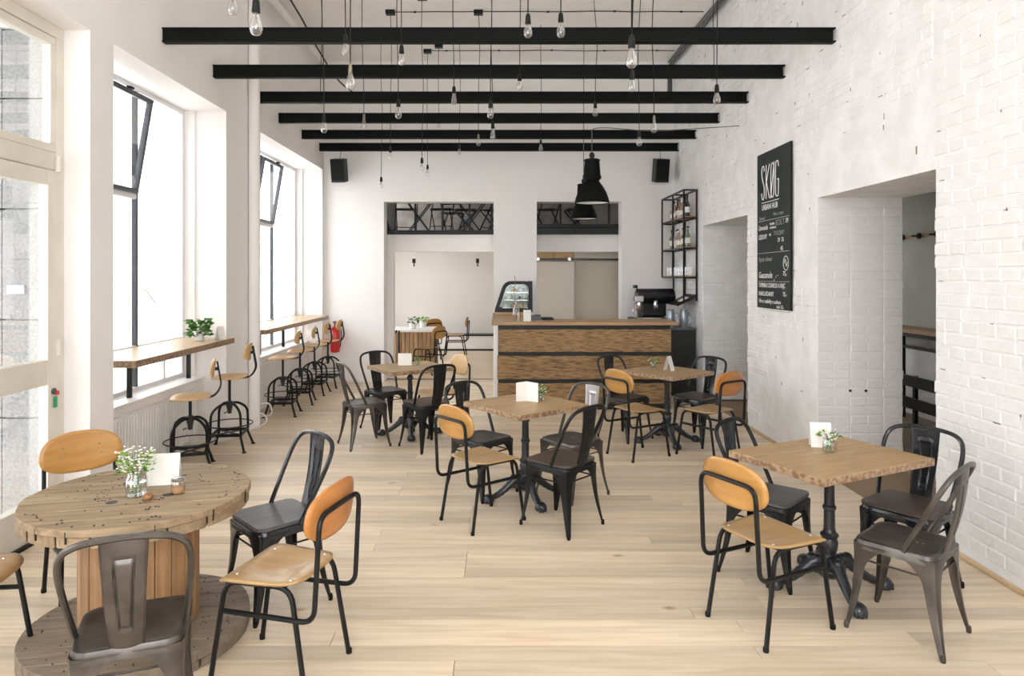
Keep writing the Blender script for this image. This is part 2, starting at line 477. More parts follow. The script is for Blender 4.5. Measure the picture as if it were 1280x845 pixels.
def lay(plane, u0, u1, z0, z1, individual, mat, teeth0=0, teeth1=0, patch=None):
    """lay brick courses; plane(u, v, w) -> world"""
    global brick_n
    k = int(math.ceil(z0 / CH))
    while (k + 1) * CH <= z1 + .004:
        u = u0 - (R.uniform(0, teeth0) if teeth0 else 0); first = True
        end = u1 + (R.uniform(-.01, teeth1) if teeth1 else 0)
        head = k % 2
        while u < end - .02:
            L = .140 if head else .288
            if first and not teeth0: L *= R.choice((.5, 1, .75))
            first = False
            L = min(L, end - u - .004)
            if L < .05: break
            skip = patch and patch(u + L / 2, k * CH)
            if not skip:
                D = R.uniform(.003, .0085)
                v, f = brick_geo(L, .0715, D, R)
                if individual:
                    kk = (round(L, 2), R.randrange(3), mat.name)
                    if kk not in shared:
                        shared[kk] = MB().add(v, f).mesh('brick', mat, False)
                    o = link(shared[kk], 'brick', wall_right)
                    o.matrix_local = plane(u, k * CH + .004); brick_n += 1
                else:
                    Mx = plane(u, k * CH + .004)
                    rest.add([Mx @ Vector(p) for p in v], f)
            u += L + .010
        k += 1


def pl_wall(u, z):      # face of the room wall, looking towards -x ; u runs with y (mirror kept right-handed)
    return Matrix(((0, 0, -1, XR), (1, 0, 0, u), (0, 1, 0, z), (0, 0, 0, 1)))


def pl_jamb(yj):
    def f(u, z): return Matrix(((1, 0, 0, u), (0, 0, -1, yj), (0, 1, 0, z), (0, 0, 0, 1)))
    return f


lay(pl_wall, 3.62, A[0] + .0, .06, 3.60, True, M_brick, 0, .022)
lay(pl_jamb(A[1]), XR + .0, XR2, 0.02, ZA - .02, True, M_brickold, .008, .012)
smooth_patch = lambda u, z: wnoise(u, z) > .25 or (A[0] - .3 < u < A[1] + .15 and ZA - .05 < z < 2.95)
lay(pl_wall, 1.0, 3.6, .06, 5.2, False, M_brick, patch=lambda u, z: wnoise(u, z) > .7)
lay(pl_wall, 3.62, A[0], 3.60, 5.2, False, M_brick, patch=lambda u, z: wnoise(u, z) > .7)
lay(pl_wall, A[0] + .03, A[1], ZA + .02, 5.2, False, M_brick, patch=smooth_patch)
lay(pl_wall, A[1] + .005, B[0], .06, 5.2, False, M_brick, 0, .03, patch=smooth_patch)
lay(pl_wall, B[0] + .03, B[1], ZA + .02, 5.2, False, M_brick, patch=smooth_patch)
lay(pl_wall, B[1] + .005, 11.1, .06, 5.2, False, M_brick, patch=smooth_patch)
lay(pl_jamb(B[1]), XR, XR2, 0.02, ZA - .02, False, M_brickold, .012, .03)
bw = rest.build('brickwork', M_brick, wall_right, False); bw['kind'] = 'stuff'
# knocked-out joints and chips: short dark cracks in the mortar
cr = MB()
for i in range(210):
    u = R.uniform(3.6, 10.5); k = R.randrange(8, 62); z = k * CH
    if z < ZA + .1 and (A[0] - .04 < u < A[1] + .05 or B[0] - .04 < u < B[1] + .05): continue
    w = R.uniform(.008, .06); h = R.uniform(.003, .006)
    if R.random() < .35: w, h = h, R.uniform(.02, .06)
    cr.box(XR - R.uniform(.0035, .006), XR + .003, u, u + w, z - h / 2, z + h / 2)
ck = cr.build('open_joints', M_crack, wall_right, False); ck['kind'] = 'stuff'
sk = MB().box(XR - .022, XR - .001, Y0, A[0] - .02, .001, .03).build('baseboard_right', M_pine, smooth=False, bevel=.006); struct(sk)
struct(MB().box(XR - .02, XR - .001, A[1] + .01, B[0] - .02, .001, .03).build('baseboard_side', M_pine, smooth=False, bevel=.006))

# --- rooms beyond
struct(MB().box(3.64, 5.5, 1.5, 13.0, -.12, -.001).build('floor_side_room', M_roomfloor, smooth=False))
sr = MB(); sr.box(5.3, 5.5, 1.5, 13, 0, 2.5); sr.box(3.635, 5.5, 1.3, 1.5, 0, 3.0); wall_with_holes(sr, 13, 13.2, 3.635, 5.5, 3.0, [(3.8, 5.2, .8, 2.7)], axis='x')  # end hole is an unseen window added to brighten the side room
sr.box(5.3, 5.5, 1.5, 13, 2.5, 3.0)
struct(sr.build('wall_side_room', M_conc, smooth=False))
struct(MB().box(3.64, 5.5, 1.3, 13.2, 3.0, 3.1).build('ceiling_side_room', M_conc, smooth=False))

fr = MB()
fr.box(-3.46, 3.64, 16.2, 16.4, 0, ZC)
struct(fr.build('wall_far_room', M_warm, smooth=False))
fl = MB(); fl.box(-3.46, -3.2, YB + .30, 12.0, 0, ZC); fl.box(-3.46, -3.2, 12.0, 15.3, 0, .7); fl.box(-3.46, -3.2, 12.0, 13.65, 2.1, ZC)  # gaps are unseen windows added to light far room and mezzanine
fl.box(-3.46, -3.2, 13.65, 15.3, 2.1, 2.8); fl.box(-3.46, -3.2, 13.65, 15.95, 4.8, ZC); fl.box(-3.46, -3.2, 15.3, 15.95, 0, 2.8); fl.box(-3.46, -3.2, 15.95, 16.2, 0, ZC)
struct(fl.build('wall_far_left', M_plaster, smooth=False))
struct(MB().box(3.0, 3.64, YB + .30, 16.2, 0, ZC).build('wall_far_right', M_plaster, smooth=False))
# mezzanine: slab, white downstand, black edge beam
struct(MB().box(-3.2, 3.0, 11.62, 16.2, 2.44, 2.505).build('floor_mezzanine', M_dark, smooth=False))
dn = MB(); dn.box(-3.2, 3.0, 11.55, 11.75, 2.15, 2.44); dn.box(-3.2, -1.80, 11.55, 11.75, 0, 2.15)
struct(dn.build('wall_downstand', M_plaster, smooth=False))
struct(MB().box(-3.2, .36, 11.50, 11.62, 2.44, 2.512).build('trim_5', M_black, smooth=False, bevel=.004))
tb = MB(); tb.box(.36, 2.06, 11.46, 11.58, 2.44, 2.55); tb.box(.36, 2.15, 11.44, 11.60, 2.555, 2.61)
struct(tb.build('trim_6', M_black, smooth=False, bevel=.004))
struct(MB().box(-3.2, 3.0, 11.62, 16.2, 2.40, 2.44).build('ceiling_far_room', M_warm, smooth=False))
struct(MB().box(-3.1, 3.0, 16.05, 16.195, 2.51, ZC).build('wall_mezzanine', M_stone, smooth=False))
st = MB(); st.prism([(11.70, 2.51), (12.5, 2.51), (11.70, 2.83)], .05, lambda u, v, w: (-2.02 + w, u, v))
struct(st.build('trim_7', M_black, smooth=False))
struct(MB().box(-2.2, -2.05, 11.62, 13.6, 2.51, ZC).build('wall_mezzanine_side', M_plaster, smooth=False))
# nook behind the counter: boarded head, sliding door on a rail
struct(MB().box(.36, 3.0, 12.45, 12.6, 0, 2.44).build('wall_nook', M_beige2, smooth=False))
sd = thing('sliding_door', 'pale beige sliding door hung from a steel rail behind the counter', 'door', (.72, 12.32, .02))
MB().box(-.2, .64, 0, .05, 0, 1.98).build('door_panel', M_beige, sd, False, bevel=.006)
rl = MB().box(-.2, 2.2, -.02, .0, 2.0, 2.03).build('rail', M_dgun, sd, False)
for xx in (-.02, .55): MB().lathe([(.03, -.02), (.03, .02)], 16, (xx, -.01, 2.02), axis='y').build('roller', M_screw, sd)
hb = thing('header_panel', 'warm plywood panels above the sliding door rail', 'panel', (.40, 12.36, 2.06))
MB().box(0, .58, 0, .03, 0, .12).build('panel', M_plypale, hb, False, bevel=.003)
MB().box(.59, .95, 0, .03, 0, .12).build('panel', M_plypale, hb, False, bevel=.003)
MB().box(.96, 2.5, 0, .03, 0, .12).build('panel', M_beige, hb, False, bevel=.003)

# --- outside: pavement and the pebbledash porch wall by the entrance
struct(MB().box(-40, -3.47, -30, 45, -.3, -.12).build('ground', M_pave, smooth=False))
ob = thing('opposite_building', 'pale blank building across the street beyond the windows', 'building', (-18, 8, -.12))  # unseen block, added to cut low daylight through the windows
MB().box(-6, 0, -24, 30, 0, 9.0).build('wall', M_white, ob, False)
MB().box(-6.1, .12, -24.1, 30.1, 9.001, 9.25).build('coping', M_white, ob, False)
pw = thing('porch_wall', 'pebbledash porch wall of tall grey panels outside the glazed door', 'wall', (-5.6, 4.735, -.12))
zr = [0, .875, 1.56, 2.33, 3.10, 3.95]
for a, b in zip(zr, zr[1:]):
    for x0, x1 in ((-1.9, .55), (.56, 2.135), (2.139, 2.475)):
        if x0 > 2.1 and a > 3: b = 3.58
        MB().box(x0, x1, 0, .03 if x0 > 2.1 else .22, a + .005, b - .005).build('wall_panel', M_dash, pw, False, bevel=.004)
MB().box(-1.9, 2.13, -3.0, .22, 3.955, 4.15).build('porch_roof', M_conc, pw, False)  # unseen roof, added to shade the porch panels
MB().box(2.18, 2.30, -.012, -.0005, 1.74, 1.80).build('number_plate', M_lilac, pw, False)


# ------------------------------------------------------------------ windows and entrance
def rect_frame(m, xc, t, y0, y1, z0, z1, w, fn=None):
    """four bars of a frame standing in the plane x = xc"""
    parts_ = ((y0, y1, z0, z0 + w), (y0, y1, z1 - w, z1), (y0, y0 + w, z0 + w, z1 - w), (y1 - w, y1, z0 + w, z1 - w))
    for (a, b, c, d) in parts_: m.box(xc - t / 2, xc + t / 2, a, b, c, d)
    return m


def window(n, y0, y1, muls, tilts, low_muls, label):
    """frame in the plane x = -3.31; tilting top lights over fixed panes"""
    x = -3.325; zt = 2.47; zl = 1.09
    root = bpy.data.objects.new('window_%d' % n, None); COL.objects.link(root); struct(root); root['label'] = label
    fr_ = MB(); rect_frame(fr_, x, .06, y0, y1 - .026, .69, WT, .045)
    ytr = max([m_ for m_, tl in zip(muls + [y1], tilts) if tl] or [y1 - .07])
    fr_.box(x - .03, x + .03, y0 + .045, ytr - .02, zt - .03, zt + .02)
    fr_.box(x - .025, x + .025, y0 + .045, y1 - .07, zl - .03, zl + .02)
    fr_.build('window_frame', M_wwhite, root, False, bevel=.004)
    cuts = [y0 + .04] + muls + [y1 - .066]
    for mu in muls:
        MB().box(x - .02, x + .025, mu - .018, mu + .018, .735, WT - .045).build('mullion', M_wframe, root, False, bevel=.004)
    for mu in low_muls:
        MB().box(x - .02, x + .02, mu - .014, mu + .014, .735, zl - .03).build('glazing_bar', M_wwhite, root, False)
    for i, (a, b) in enumerate(zip(cuts, cuts[1:])):
        a += .03; b -= .03
        MB().box(x - .004, x + .004, a - .02, b + .02, zl + .02, zt - .03 if tilts[i] else zt + .02).build('pane', M_glass, root, False)
        MB().box(x - .004, x + .004, a - .02, b + .02, .735, zl - .03).build('pane', M_glass, root, False)
        if tilts[i]:
            s = bpy.data.objects.new('sash_hinge', None)
            sm = MB(); rect_frame(sm, 0, .045, a, b, 0, .86, .042)
            so = sm.build('sash', M_wframe, root, False, bevel=.004)
            so.location = (x + .03, 0, zt + .02); so.rotation_euler = (0, math.radians(9.5), 0)
            MB().box(-.003, .003, a + .05, b - .05, .05, .81).build('pane', M_glass, so, False)
            MB().obox((.035, (a + b) / 2 + .1, .865), (.04, .05, .02)).build('catch', M_black, so, False)
        else:
            MB().box(x - .004, x + .004, a - .02, b + .02, zt + .02, WT - .045).build('pane', M_glass, root, False)
    for mu in muls[-1:]:
        MB().tube([(x + .05, mu, 1.62), (x + .09, mu + .02, 1.62), (x + .16, mu + .06, 1.49)], .007, 6).build('handle', M_screw, root)


window(1, WIN1[0], WIN1[1], [6.20], [True, False], [5.5, 6.72], 'tall grey framed window with one top light tilted in')
window(2, WIN2[0], WIN2[1], [9.06, 9.93], [True, True, False], [8.5, 9.5, 10.4], 'wide grey framed window with two top lights tilted in')
window(3, WIN_ADDED[0], WIN_ADDED[1], [.2], [False, False], [], 'tall window beside the entrance')

xd = -3.085
door = bpy.data.objects.new('door_1', None); COL.objects.link(door); struct(door); door['label'] = 'cream glazed entrance door with a fanlight above'
m = MB(); rect_frame(m, xd, .07, DOOR[0], DOOR[1], .0, WT, .085); m.box(xd - .035, xd + .035, DOOR[0] + .085, DOOR[1] - .085, 2.47, 2.59)
m.build('door_frame', M_cream, door, False, bevel=.006)
m = MB(); rect_frame(m, xd + .005, .06, DOOR[0] + .09, DOOR[1] - .09, 2.59, 3.38, .055); m.build('fanlight_sash', M_cream, door, False, bevel=.006)
MB().box(xd - .003, xd + .003, DOOR[0] + .14, DOOR[1] - .14, 2.64, 3.33).build('pane', M_glass, door, False)
m = MB()
y0, y1 = 3.45, DOOR[1] - .088
for (a, b, c, d) in ((y0, y0 + .13, .02, 2.46), (y1 - .10, y1, .02, 2.46), (y0 + .13, y1 - .10, .02, .26), (y0 + .13, y1 - .10, 2.36, 2.46), (y0 + .13, y1 - .10, 1.01, 1.18)):
    m.box(xd - .02, xd + .045, a, b, c, d)
leaf = m.build('door_leaf', M_cream, door, False, bevel=.006)
for a, b in ((.26, 1.01), (1.18, 2.36)):
    MB().box(xd - .003, xd + .003, y0 + .12, y1 - .09, a - .01, b + .01).build('pane', M_glass, door, False)
MB().box(xd - .003, xd + .003, DOOR[0] + .09, y0 - .01, .05, 2.45).build('pane', M_glass, door, False)
MB().box(xd - .06, xd + .07, DOOR[0], DOOR[1], -.02, .022).build('threshold', M_black, door, False)
MB().lathe([(.02, 0), (.022, .012), (.012, .014)], 16, (xd + .046, y1 - .05, .96), axis='x').build('lock', M_grey, door)
MB().obox((xd + .055, y1 - .038, .885), (.012, .03, .075)).build('key_tag', M_green, door, False, bevel=.004)
MB().obox((xd + .06, y1 - .025, .945), (.012, .03, .03)).build('key_head', M_red, door, False, bevel=.004)
m = MB()
for yh in (2.46, 1.2): m.lathe([(.018, 0), (.018, .11)], 10, (xd + .05, DOOR[1] - .088, yh))
m.build('hinge', M_cream, door)

# ------------------------------------------------------------------ beams
for i, yb in enumerate((5.82, 6.845, 7.84, 8.87, 9.90, 10.87)):
    z1 = 3.86; z0 = z1 - .125
    r_ = thing('ceiling_beam', 'black steel beam spanning wall to wall, the %s counted from the back wall' % (
        'sixth', 'fifth', 'fourth', 'third', 'second', 'first')[i], 'beam', (0, yb, z0), 0, 'black beams under the ceiling')
    MB().box(-2.88, 2.88, -.037, .037, .113, .125).build('top_flange', M_beam, r_, False, bevel=.003)
    MB().box(-2.88, 2.88, -.037, .037, 0, .012).build('bottom_flange', M_beam, r_, False, bevel=.003)
    MB().box(-2.88, 2.845, -.026, .026, .0125, .1125).build('web', M_beam, r_, False)


# ------------------------------------------------------------------ hanging bulbs
def P(px, py, d): return ((px - 624) / F * d, d, 1.75 - (py - 344) / F * d)


def bulb_prof(kind):
    if kind == 'pear': return [(.004, -.115), (.018, -.112), (.0275, -.100), (.032, -.083), (.031, -.066), (.025, -.045), (.0165, -.024), (.0135, -.008), (.0135, 0)]
    if kind == 'cone': return [(.004, -.112), (.022, -.110), (.0265, -.104), (.027, -.095), (.023, -.06), (.0165, -.02), (.0135, 0)]
    return [(.004, -.098), (.016, -.095), (.0265, -.083), (.030, -.066), (.0285, -.05), (.022, -.03), (.0145, -.012), (.0135, 0)]


BL = [  # px, py of the glass, distance, kind, socket
    (320, 34, 3.3, 'pear', 1), (291, 10, 4.1, 'pear', 0), (432, 66, 5.2, 'round', 1), (438, 105, 4.4, 'pear', 0), (502, 78, 5.4, 'round', 1),
    (400.5, 131, 8.2, 'round', 0), (405, 163, 6.1, 'round', 1), (455, 157, 7.5, 'cone', 0), (498, 143, 6.3, 'pear', 1), (488, 197, 8.99, 'round', 1),
    (660, 43, 4.6, 'round', 1), (701, 40, 4.9, 'pear', 1), (567.5, 126, 6.5, 'cone', 1), (649.6, 110, 6.6, 'round', 1), (613, 145, 6.1, 'round', 1),
    (616, 169, 7.2, 'cone', 1), (744, 143, 7.6, 'round', 1), (676, 187, 9.5, 'round', 1), (598, 180, 8.99, 'round', 0), (548.5, 158, 10.3, 'round', 1),
    (574, 192, 9.98, 'round', 1), (789.6, 76, 3.7, 'pear', 1), (790, 111, 5.1, 'round', 1), (892.5, 97, 7.1, 'cone', 0), (896, 127, 5.5, 'round', 1),
    (817.5, 161, 6.6, 'pear', 0), (799, 180, 7.1, 'round', 1), (476.5, 233, 9.98, 'round', 1), (527.5, 211, 8.50, 'round', 1), (534.5, 217, 10.55, 'pear', 1)]
for i, (px, py, d, kind, sock) in enumerate(BL):
    x, yy, z = P(px, py, d)
    top = z + .075
    n_ = {'pear': 'tall pear-shaped', 'cone': 'flat-ended conical', 'round': 'small round'}[kind]
    BY = (5.82, 6.845, 7.84, 8.87, 9.90, 10.87); od = ('sixth', 'fifth', 'fourth', 'third', 'second', 'first')
    kb = sum(1 for b_ in BY if b_ < d)
    where = 'before the sixth beam' if kb == 0 else 'between %s and %s beams' % (od[kb - 1], od[kb]) if kb < 6 else 'by the back wall'
    lb = 'clear %s bulb with %s %s from back wall' % (n_, 'black socket' if sock else 'brass cap', where)
    g = 'bare %s bulbs, %s, %s' % (kind, 'black socket' if sock else 'brass cap', where)
    t = thing('pendant_bulb', lb, 'light bulb', (x, yy, top), 0, g)
    H = ZC - top
    w1, w2 = R.uniform(-.02, .02), R.uniform(-.02, .02)
    cp = catmull([(0, 0, .05), (w1 * .2, 0, H * .2), (w1, w2 * .5, H * .45), (w2, w1 * .5, H * .75), (0, 0, H)], 6)
    MB().tube(cp, .0042, 5).build('cord', M_black, t)
    if sock: part('socket', 'socket', lambda: MB().lathe([(.004, .066), (.012, .062), (.0165, .05), (.019, .02), (.0205, -.004), (.016, -.006)], 16), M_black, t)
    else: part('socket', 'cap', lambda: MB().lathe([(.004, .055), (.011, .05), (.013, .03), (.014, 0)], 16), M_bulbbrass, t)
    gb = part('bulb', 'bulb' + kind, lambda: MB().lathe(bulb_prof(kind), 20), M_bulb, t)

    def fil():
        q = MB(); q.tube([(0, 0, 0), (0, 0, -.035)], .004, 6)
        for k in range(6):
            a = k * PI / 3
            q.tube([(.004 * math.cos(a), .004 * math.sin(a), -.03), (.013 * math.cos(a), .013 * math.sin(a), -.072)], .0008, 4)
        return q
    part('filament', 'fil', fil, M_wire, gb)
    if i in (9, 18, 19, 20, 27, 28, 29): MB().box(-.06, .06, -.04, .04, H - .055, H - .0005).build('ceiling_box', M_black, t, False)
for i, yr in enumerate((8.50, 8.99, 9.98, 10.55)):
    x0, x1 = ((-.96, 2.75), (-1.41, 2.7), (-1.70, 2.72), (-1.09, 2.72))[i]
    m = MB(); pts = [(x0 + (x1 - x0) * k / 14, yr + R.uniform(-.012, .012), ZC - .012 - R.uniform(0, .008)) for k in range(15)]
    m.tube(pts, .006, 5)
    for k in range(1, 14, 3): m.obox(pts[k], (.03, .015, .02))
    tag(m.build('ceiling_cable', M_black), 'black cable clipped across the ceiling, %s in from the back wall' % ('fourth', 'third', 'second', 'first')[i], 'cable', 'cables across the ceiling')
m = MB()
for k, (dx, dz) in enumerate(((-.05, -.03), (-.03, -.05), (-.075, -.02), (-.02, -.08))):
    pts = [(XR - .03 + dx, 8.0 + j * .31 + k * .03, ZC + dz + R.uniform(-.008, .008)) for j in range(11)]
    pts += [(XR - .03 + dx, YB - .03, ZC - .25), (XR - .03 + dx, YB - .03, ZC - .5)]
    m.tube(pts, .011, 6)
tag(m.build('cable_bundle', M_grey), 'bundle of dark cables along the corner of ceiling and brick wall', 'cables')


# ------------------------------------------------------------------ chairs
def squircle_ring(hw, hd, r, z, n=6, sc=1.0, front=1.0):
    pts = []
    for (sx, sy, a0) in ((1, 1, 0), (-1, 1, PI / 2), (-1, -1, PI), (1, -1, 3 * PI / 2)):
        w = hw * (front if sy > 0 else 1.0)
        for k in range(n):
            a = a0 + PI / 2 * k / (n - 1)
            pts.append((((w - r) * sx + r * math.cos(a)) * sc, ((hd - r) * sy + r * math.sin(a)) * sc, z))
    return pts


def cafe_seat(): 
    m = MB(); h, d, r = .182, .182, .06
    rings = [squircle_ring(h + .004, d + .004, r, .408, front=1.05), squircle_ring(h, d, r, .438, front=1.05), squircle_ring(h - .004, d - .004, r, .449, front=1.05),
             squircle_ring(h - .014, d - .014, r, .4535, front=1.05), squircle_ring(h - .03, d - .03, r, .451, front=1.05), squircle_ring(h, d, r, .447, sc=.7, front=1.05),
             squircle_ring(h, d, r, .445, sc=.35, front=1.05), squircle_ring(h, d, r, .4445, sc=.05, front=1.05)]
    return m.loft(rings)


def cafe_leg(sx, sy):
    def f():
        m = MB(); rings = []
        top = Vector((.184 * (1.05 if sy > 0 else 1), .184, .432)); foot = Vector((.205, .212 if sy > 0 else .222, .012))
        N = 13
        for i in range(N):
            s = i / (N - 1)
            c = top.lerp(foot, s)
            bulge = -.012 * math.sin(s * PI)
            c.x += bulge; c.y += bulge
            w = .021 + .05 * (1 - s) ** 1.0 + .095 * max(0, 1 - s * 3.2) ** 2.2
            th = .0035
            q = min(.03, w * .45)
            loc = [(w, 0), (q, 0), (q * .3, q * .3), (0, q), (0, w), (th, w), (th, q + th), (q * .3 + th, q * .3 + th), (q + th, th), (w, th)]
            ring = [((c.x - a) * sx, (c.y - b) * sy, c.z) for a, b in loc]
            rings.append(ring if sx * sy > 0 else ring[::-1])
        m.loft(rings)
        return m
    return f


def cafe_cap(sx, sy):
    return lambda: MB().lathe([(.0095, 0), (.0115, .003), (.012, .02), (.0095, .034)], 12, (.197 * sx, (.204 if sy > 0 else .214) * sy, 0))


def cafe_hoop():
    pts = [(.180, -.045, .447), (.192, -.095, .545), (.203, -.150, .655), (.206, -.195, .745), (.192, -.226, .806), (.155, -.243, .838), (.09, -.251, .853), (0, -.254, .858)]
    pts += [(-x, y, z) for x, y, z in pts[-2::-1]]
    return MB().tube(catmull(pts, 5), .0125, 8)


def cafe_splat():
    m = MB(); nu, nv = 36, 40; v = []; f = []
    for j in range(nv + 1):
        t = j / nv
        c0 = Vector((0, -.172 - .078 * t - .016 * math.sin(t * PI), .44 + .412 * t))
        w = .056 + .022 * t
        for i in range(nu + 1):
            u = -1 + 2 * i / nu
            e = 0
            uu, tt = abs(u), t
            ue = .34 + .22 * t
            if uu < ue and .17 < tt < .85:
                d1 = min((ue - uu) / .10, (tt - .17) / .035, (.85 - tt) / .035)
                e = math.sin(min(1, d1 / 1.6) * PI) * .007 - .003 * min(1, d1)
            e += .004 if uu > .93 else 0
            v.append((u * w, c0.y + e - .012 * (1 - u * u) * .6, c0.z))
    for j in range(nv):
        for i in range(nu):
            a = j * (nu + 1) + i; f.append((a, a + 1, a + nu + 2, a + nu + 1))
    return m.add(v, f)


def cafe_brace():
    m = MB()
    z = .345
    for s in (-1, 1): m.tube([(.155 * s, .165, z), (.155 * s, -.165, z)], .0055, 6)
    for y in (.165, -.165): m.tube([(-.155, y, z + .008), (.155, y, z + .008)], .0055, 6)
    return m


def cafe_board():
    m = MB(); h, d, r = .178, .180, .045
    return m.loft([squircle_ring(h, d, r, .4545, front=1.05), squircle_ring(h, d, r, .4705, front=1.05), squircle_ring(h - .002, d - .002, r, .4722, front=1.05)])


def cafe_chair(x, y, fx, fy, body, label, group=None, wood=None, splat=None):
    t = thing('cafe_chair', label, 'chair', (x, y, 0), face(fx, fy), group)
    part('seat', 'cseat', cafe_seat, body, t)
    for sx in (-1, 1):
        for sy in (-1, 1):
            lg = part('leg', ('cleg', sx, sy), cafe_leg(sx, sy), body, t)
            part('foot_cap', ('ccap', sx, sy), cafe_cap(sx, sy), M_rubber if body is not M_gun else body, lg)
    part('back_hoop', 'choop', cafe_hoop, body, t)
    part('back_splat', 'csplat', cafe_splat, splat or body, t, solid=.003)
    part('brace', 'cbrace', cafe_brace, body, t)
    if wood: part('seat_board', 'cboard', cafe_board, wood, t, angle=25)
    else:
        def holes():
            q = MB()
            for (a, b) in ((0, -.01), (.02, -.03), (-.02, -.03), (0, -.05), (.0, -.075)): q.lathe([(.004, .4452), (.003, .4458)], 8, (a, b, 0))
            return q
        if body is M_gun: part('drain_holes', 'choles', holes, M_card, t)
    return t


def ply_seat():
    out = [(x * (1.0 + .10 * (y / .2)), y) for x, y in superell(.195, .2, 5, 40)]
    def z(x, y):
        r2 = (x / .14) ** 2 + ((y + .02) / .13) ** 2
        dz = -.016 * math.exp(-r2 * 1.0)
        roll = -.034 * max(0, (y - .12) / .08) ** 2
        lift = .006 * max(0, (-y - .12) / .08)
        return (x, y + .015, .466 + dz + roll + lift)
    return MB().disc(out, z, 9)


def ply_back():
    out = superell(.205, .115, 2.5, 40)
    def z(x, zz):
        return (x * (1 - .06 * zz / .115), -.262 - .10 * zz + .75 * x * x, .742 + zz)
    return MB().disc(out, z, 7)


def ply_rivets():
    q = MB()
    for (x, y) in ((-.14, .13), (.14, .13), (-.14, -.13), (.14, -.13)): q.lathe([(.0075, .4645), (.006, .4685), (.001, .4695)], 8, (x, y, 0))
    return q


def ply_backrivets():
    q = MB()
    for (x, zz) in ((-.09, .03), (.09, .03), (-.10, -.02), (.10, -.02)):
        q.lathe([(.006, 0), (.004, .003)], 8, (x, -.2605 - .10 * zz + .75 * x * x, .742 + zz), axis='y')
    return q


def ply_legs(s):
    def f():
        pts = fillet([(.188 * s, .232, 0), (.172 * s, .165, .445), (.172 * s, -.150, .449), (.186 * s, -.228, 0)], .07, 6)
        return MB().tube(pts, .0115, 8)
    return f


def ply_feet(s):
    def f():
        m = MB()
        for y in (.232, -.228): m.lathe([(.0125, 0), (.014, .004), (.0135, .022), (.0118, .024)], 10, (.188 * s if y > 0 else .186 * s, y, 0))
        return m
    return f


def ply_frame():
    a = [(.179, .188, .318), (.181, -.238, .322), (.180, -.292, .735), (.15, -.305, .768), (0, -.290, .772)]
    pts = [(.177, .185, .318), (.181, -.262, .322), (.176, -.286, .76)]
    full = pts + [(-x, y, z) for x, y, z in pts[::-1]]
    return MB().tube(fillet(full, .062, 7), .0115, 8)


def ply_cross():
    m = MB()
    for y in (.13, -.115): m.tube([(-.172, y, .447), (.172, y, .447)], .008, 6)
    return m


def ply_chair(x, y, fx, fy, label, back=None, seat=None, group=None, z=0):
    t = thing('plywood_chair', label, 'chair', (x, y, z), face(fx, fy), group)
    se = part('seat', 'pseat', ply_seat, seat or M_tan, t, solid=.011)
    part('rivet', 'privet', ply_rivets, M_screw, se)
    bk = part('backrest', 'pback', ply_back, back or M_ply, t, solid=-.011)
    part('rivet', 'pbrivet', ply_backrivets, M_screw, bk)
    for s in (-1, 1):
        lg = part('leg_frame', ('plegs', s), ply_legs(s), M_black, t)
        part('foot_caps', ('pfeet', s), ply_feet(s), M_rubber, lg)
    part('back_frame', 'pframe', ply_frame, M_black, t)
    part('crossbars', 'pcross', ply_cross, M_black, t)
    return t


# ------------------------------------------------------------------ pedestal tables
def col_prof():
    return [(.085, .115), (.075, .135), (.05, .15), (.058, .165), (.04, .18), (.034, .20), (.042, .225), (.046, .26), (.038, .285), (.048, .297), (.048, .306), (.034, .318), (.030, .34),
            (.029, .44), (.036, .448), (.036, .462), (.028, .47), (.026, .60), (.034, .61), (.036, .622), (.034, .634), (.024, .645), (.022, .695), (.03, .70), (.03, .707)]


def ped_leg():
    m = MB()
    path = [(.03, .155), (.085, .158), (.13, .125), (.18, .085), (.23, .055), (.285, .035)]
    rad = [(.036, .06), (.036, .058), (.031, .05), (.027, .042), (.026, .038), (.032, .032)]
    pp = catmull([(p[0], 0, p[1]) for p in path], 4); rings = []
    for i, p in enumerate(pp):
        t = i / (len(pp) - 1) * (len(rad) - 1); k = min(int(t), len(rad) - 2); q = t - k
        a = rad[k][0] * (1 - q) + rad[k + 1][0] * q; b = rad[k][1] * (1 - q) + rad[k + 1][1] * q
        b *= 1 + .10 * math.sin(i * 2.4)
        tn = (pp[min(i + 1, len(pp) - 1)] - pp[max(i - 1, 0)]).normalized(); nn = Vector((-tn.z, 0, tn.x))
        rings.append([p + Vector((0, a * math.cos(2 * PI * j / 10), 0)) + nn * (b * .62 * math.sin(2 * PI * j / 10)) for j in range(10)])
    m.loft(rings)
    m.lathe([(.002, -.026), (.016, -.024), (.026, -.012), (.028, 0), (.026, .012), (.016, .024), (.002, .026)], 12, (.098, 0, .175), axis='y')
    return m


def ped_claw():
    m = MB()
    m.lathe([(.004, .0), (.033, .002), (.044, .012), (.046, .028), (.039, .05), (.022, .064), (.003, .068)], 14, (.305, 0, 0))
    for a in (-.6, 0, .6): m.tube([(.28, .02 * a, .055), (.318 + .0, .03 * a, .050), (.343 - .008 * abs(a), .036 * a, .03), (.348 - .01 * abs(a), .038 * a, .004)], [.009, .011, .011, .006], 7)
    return m


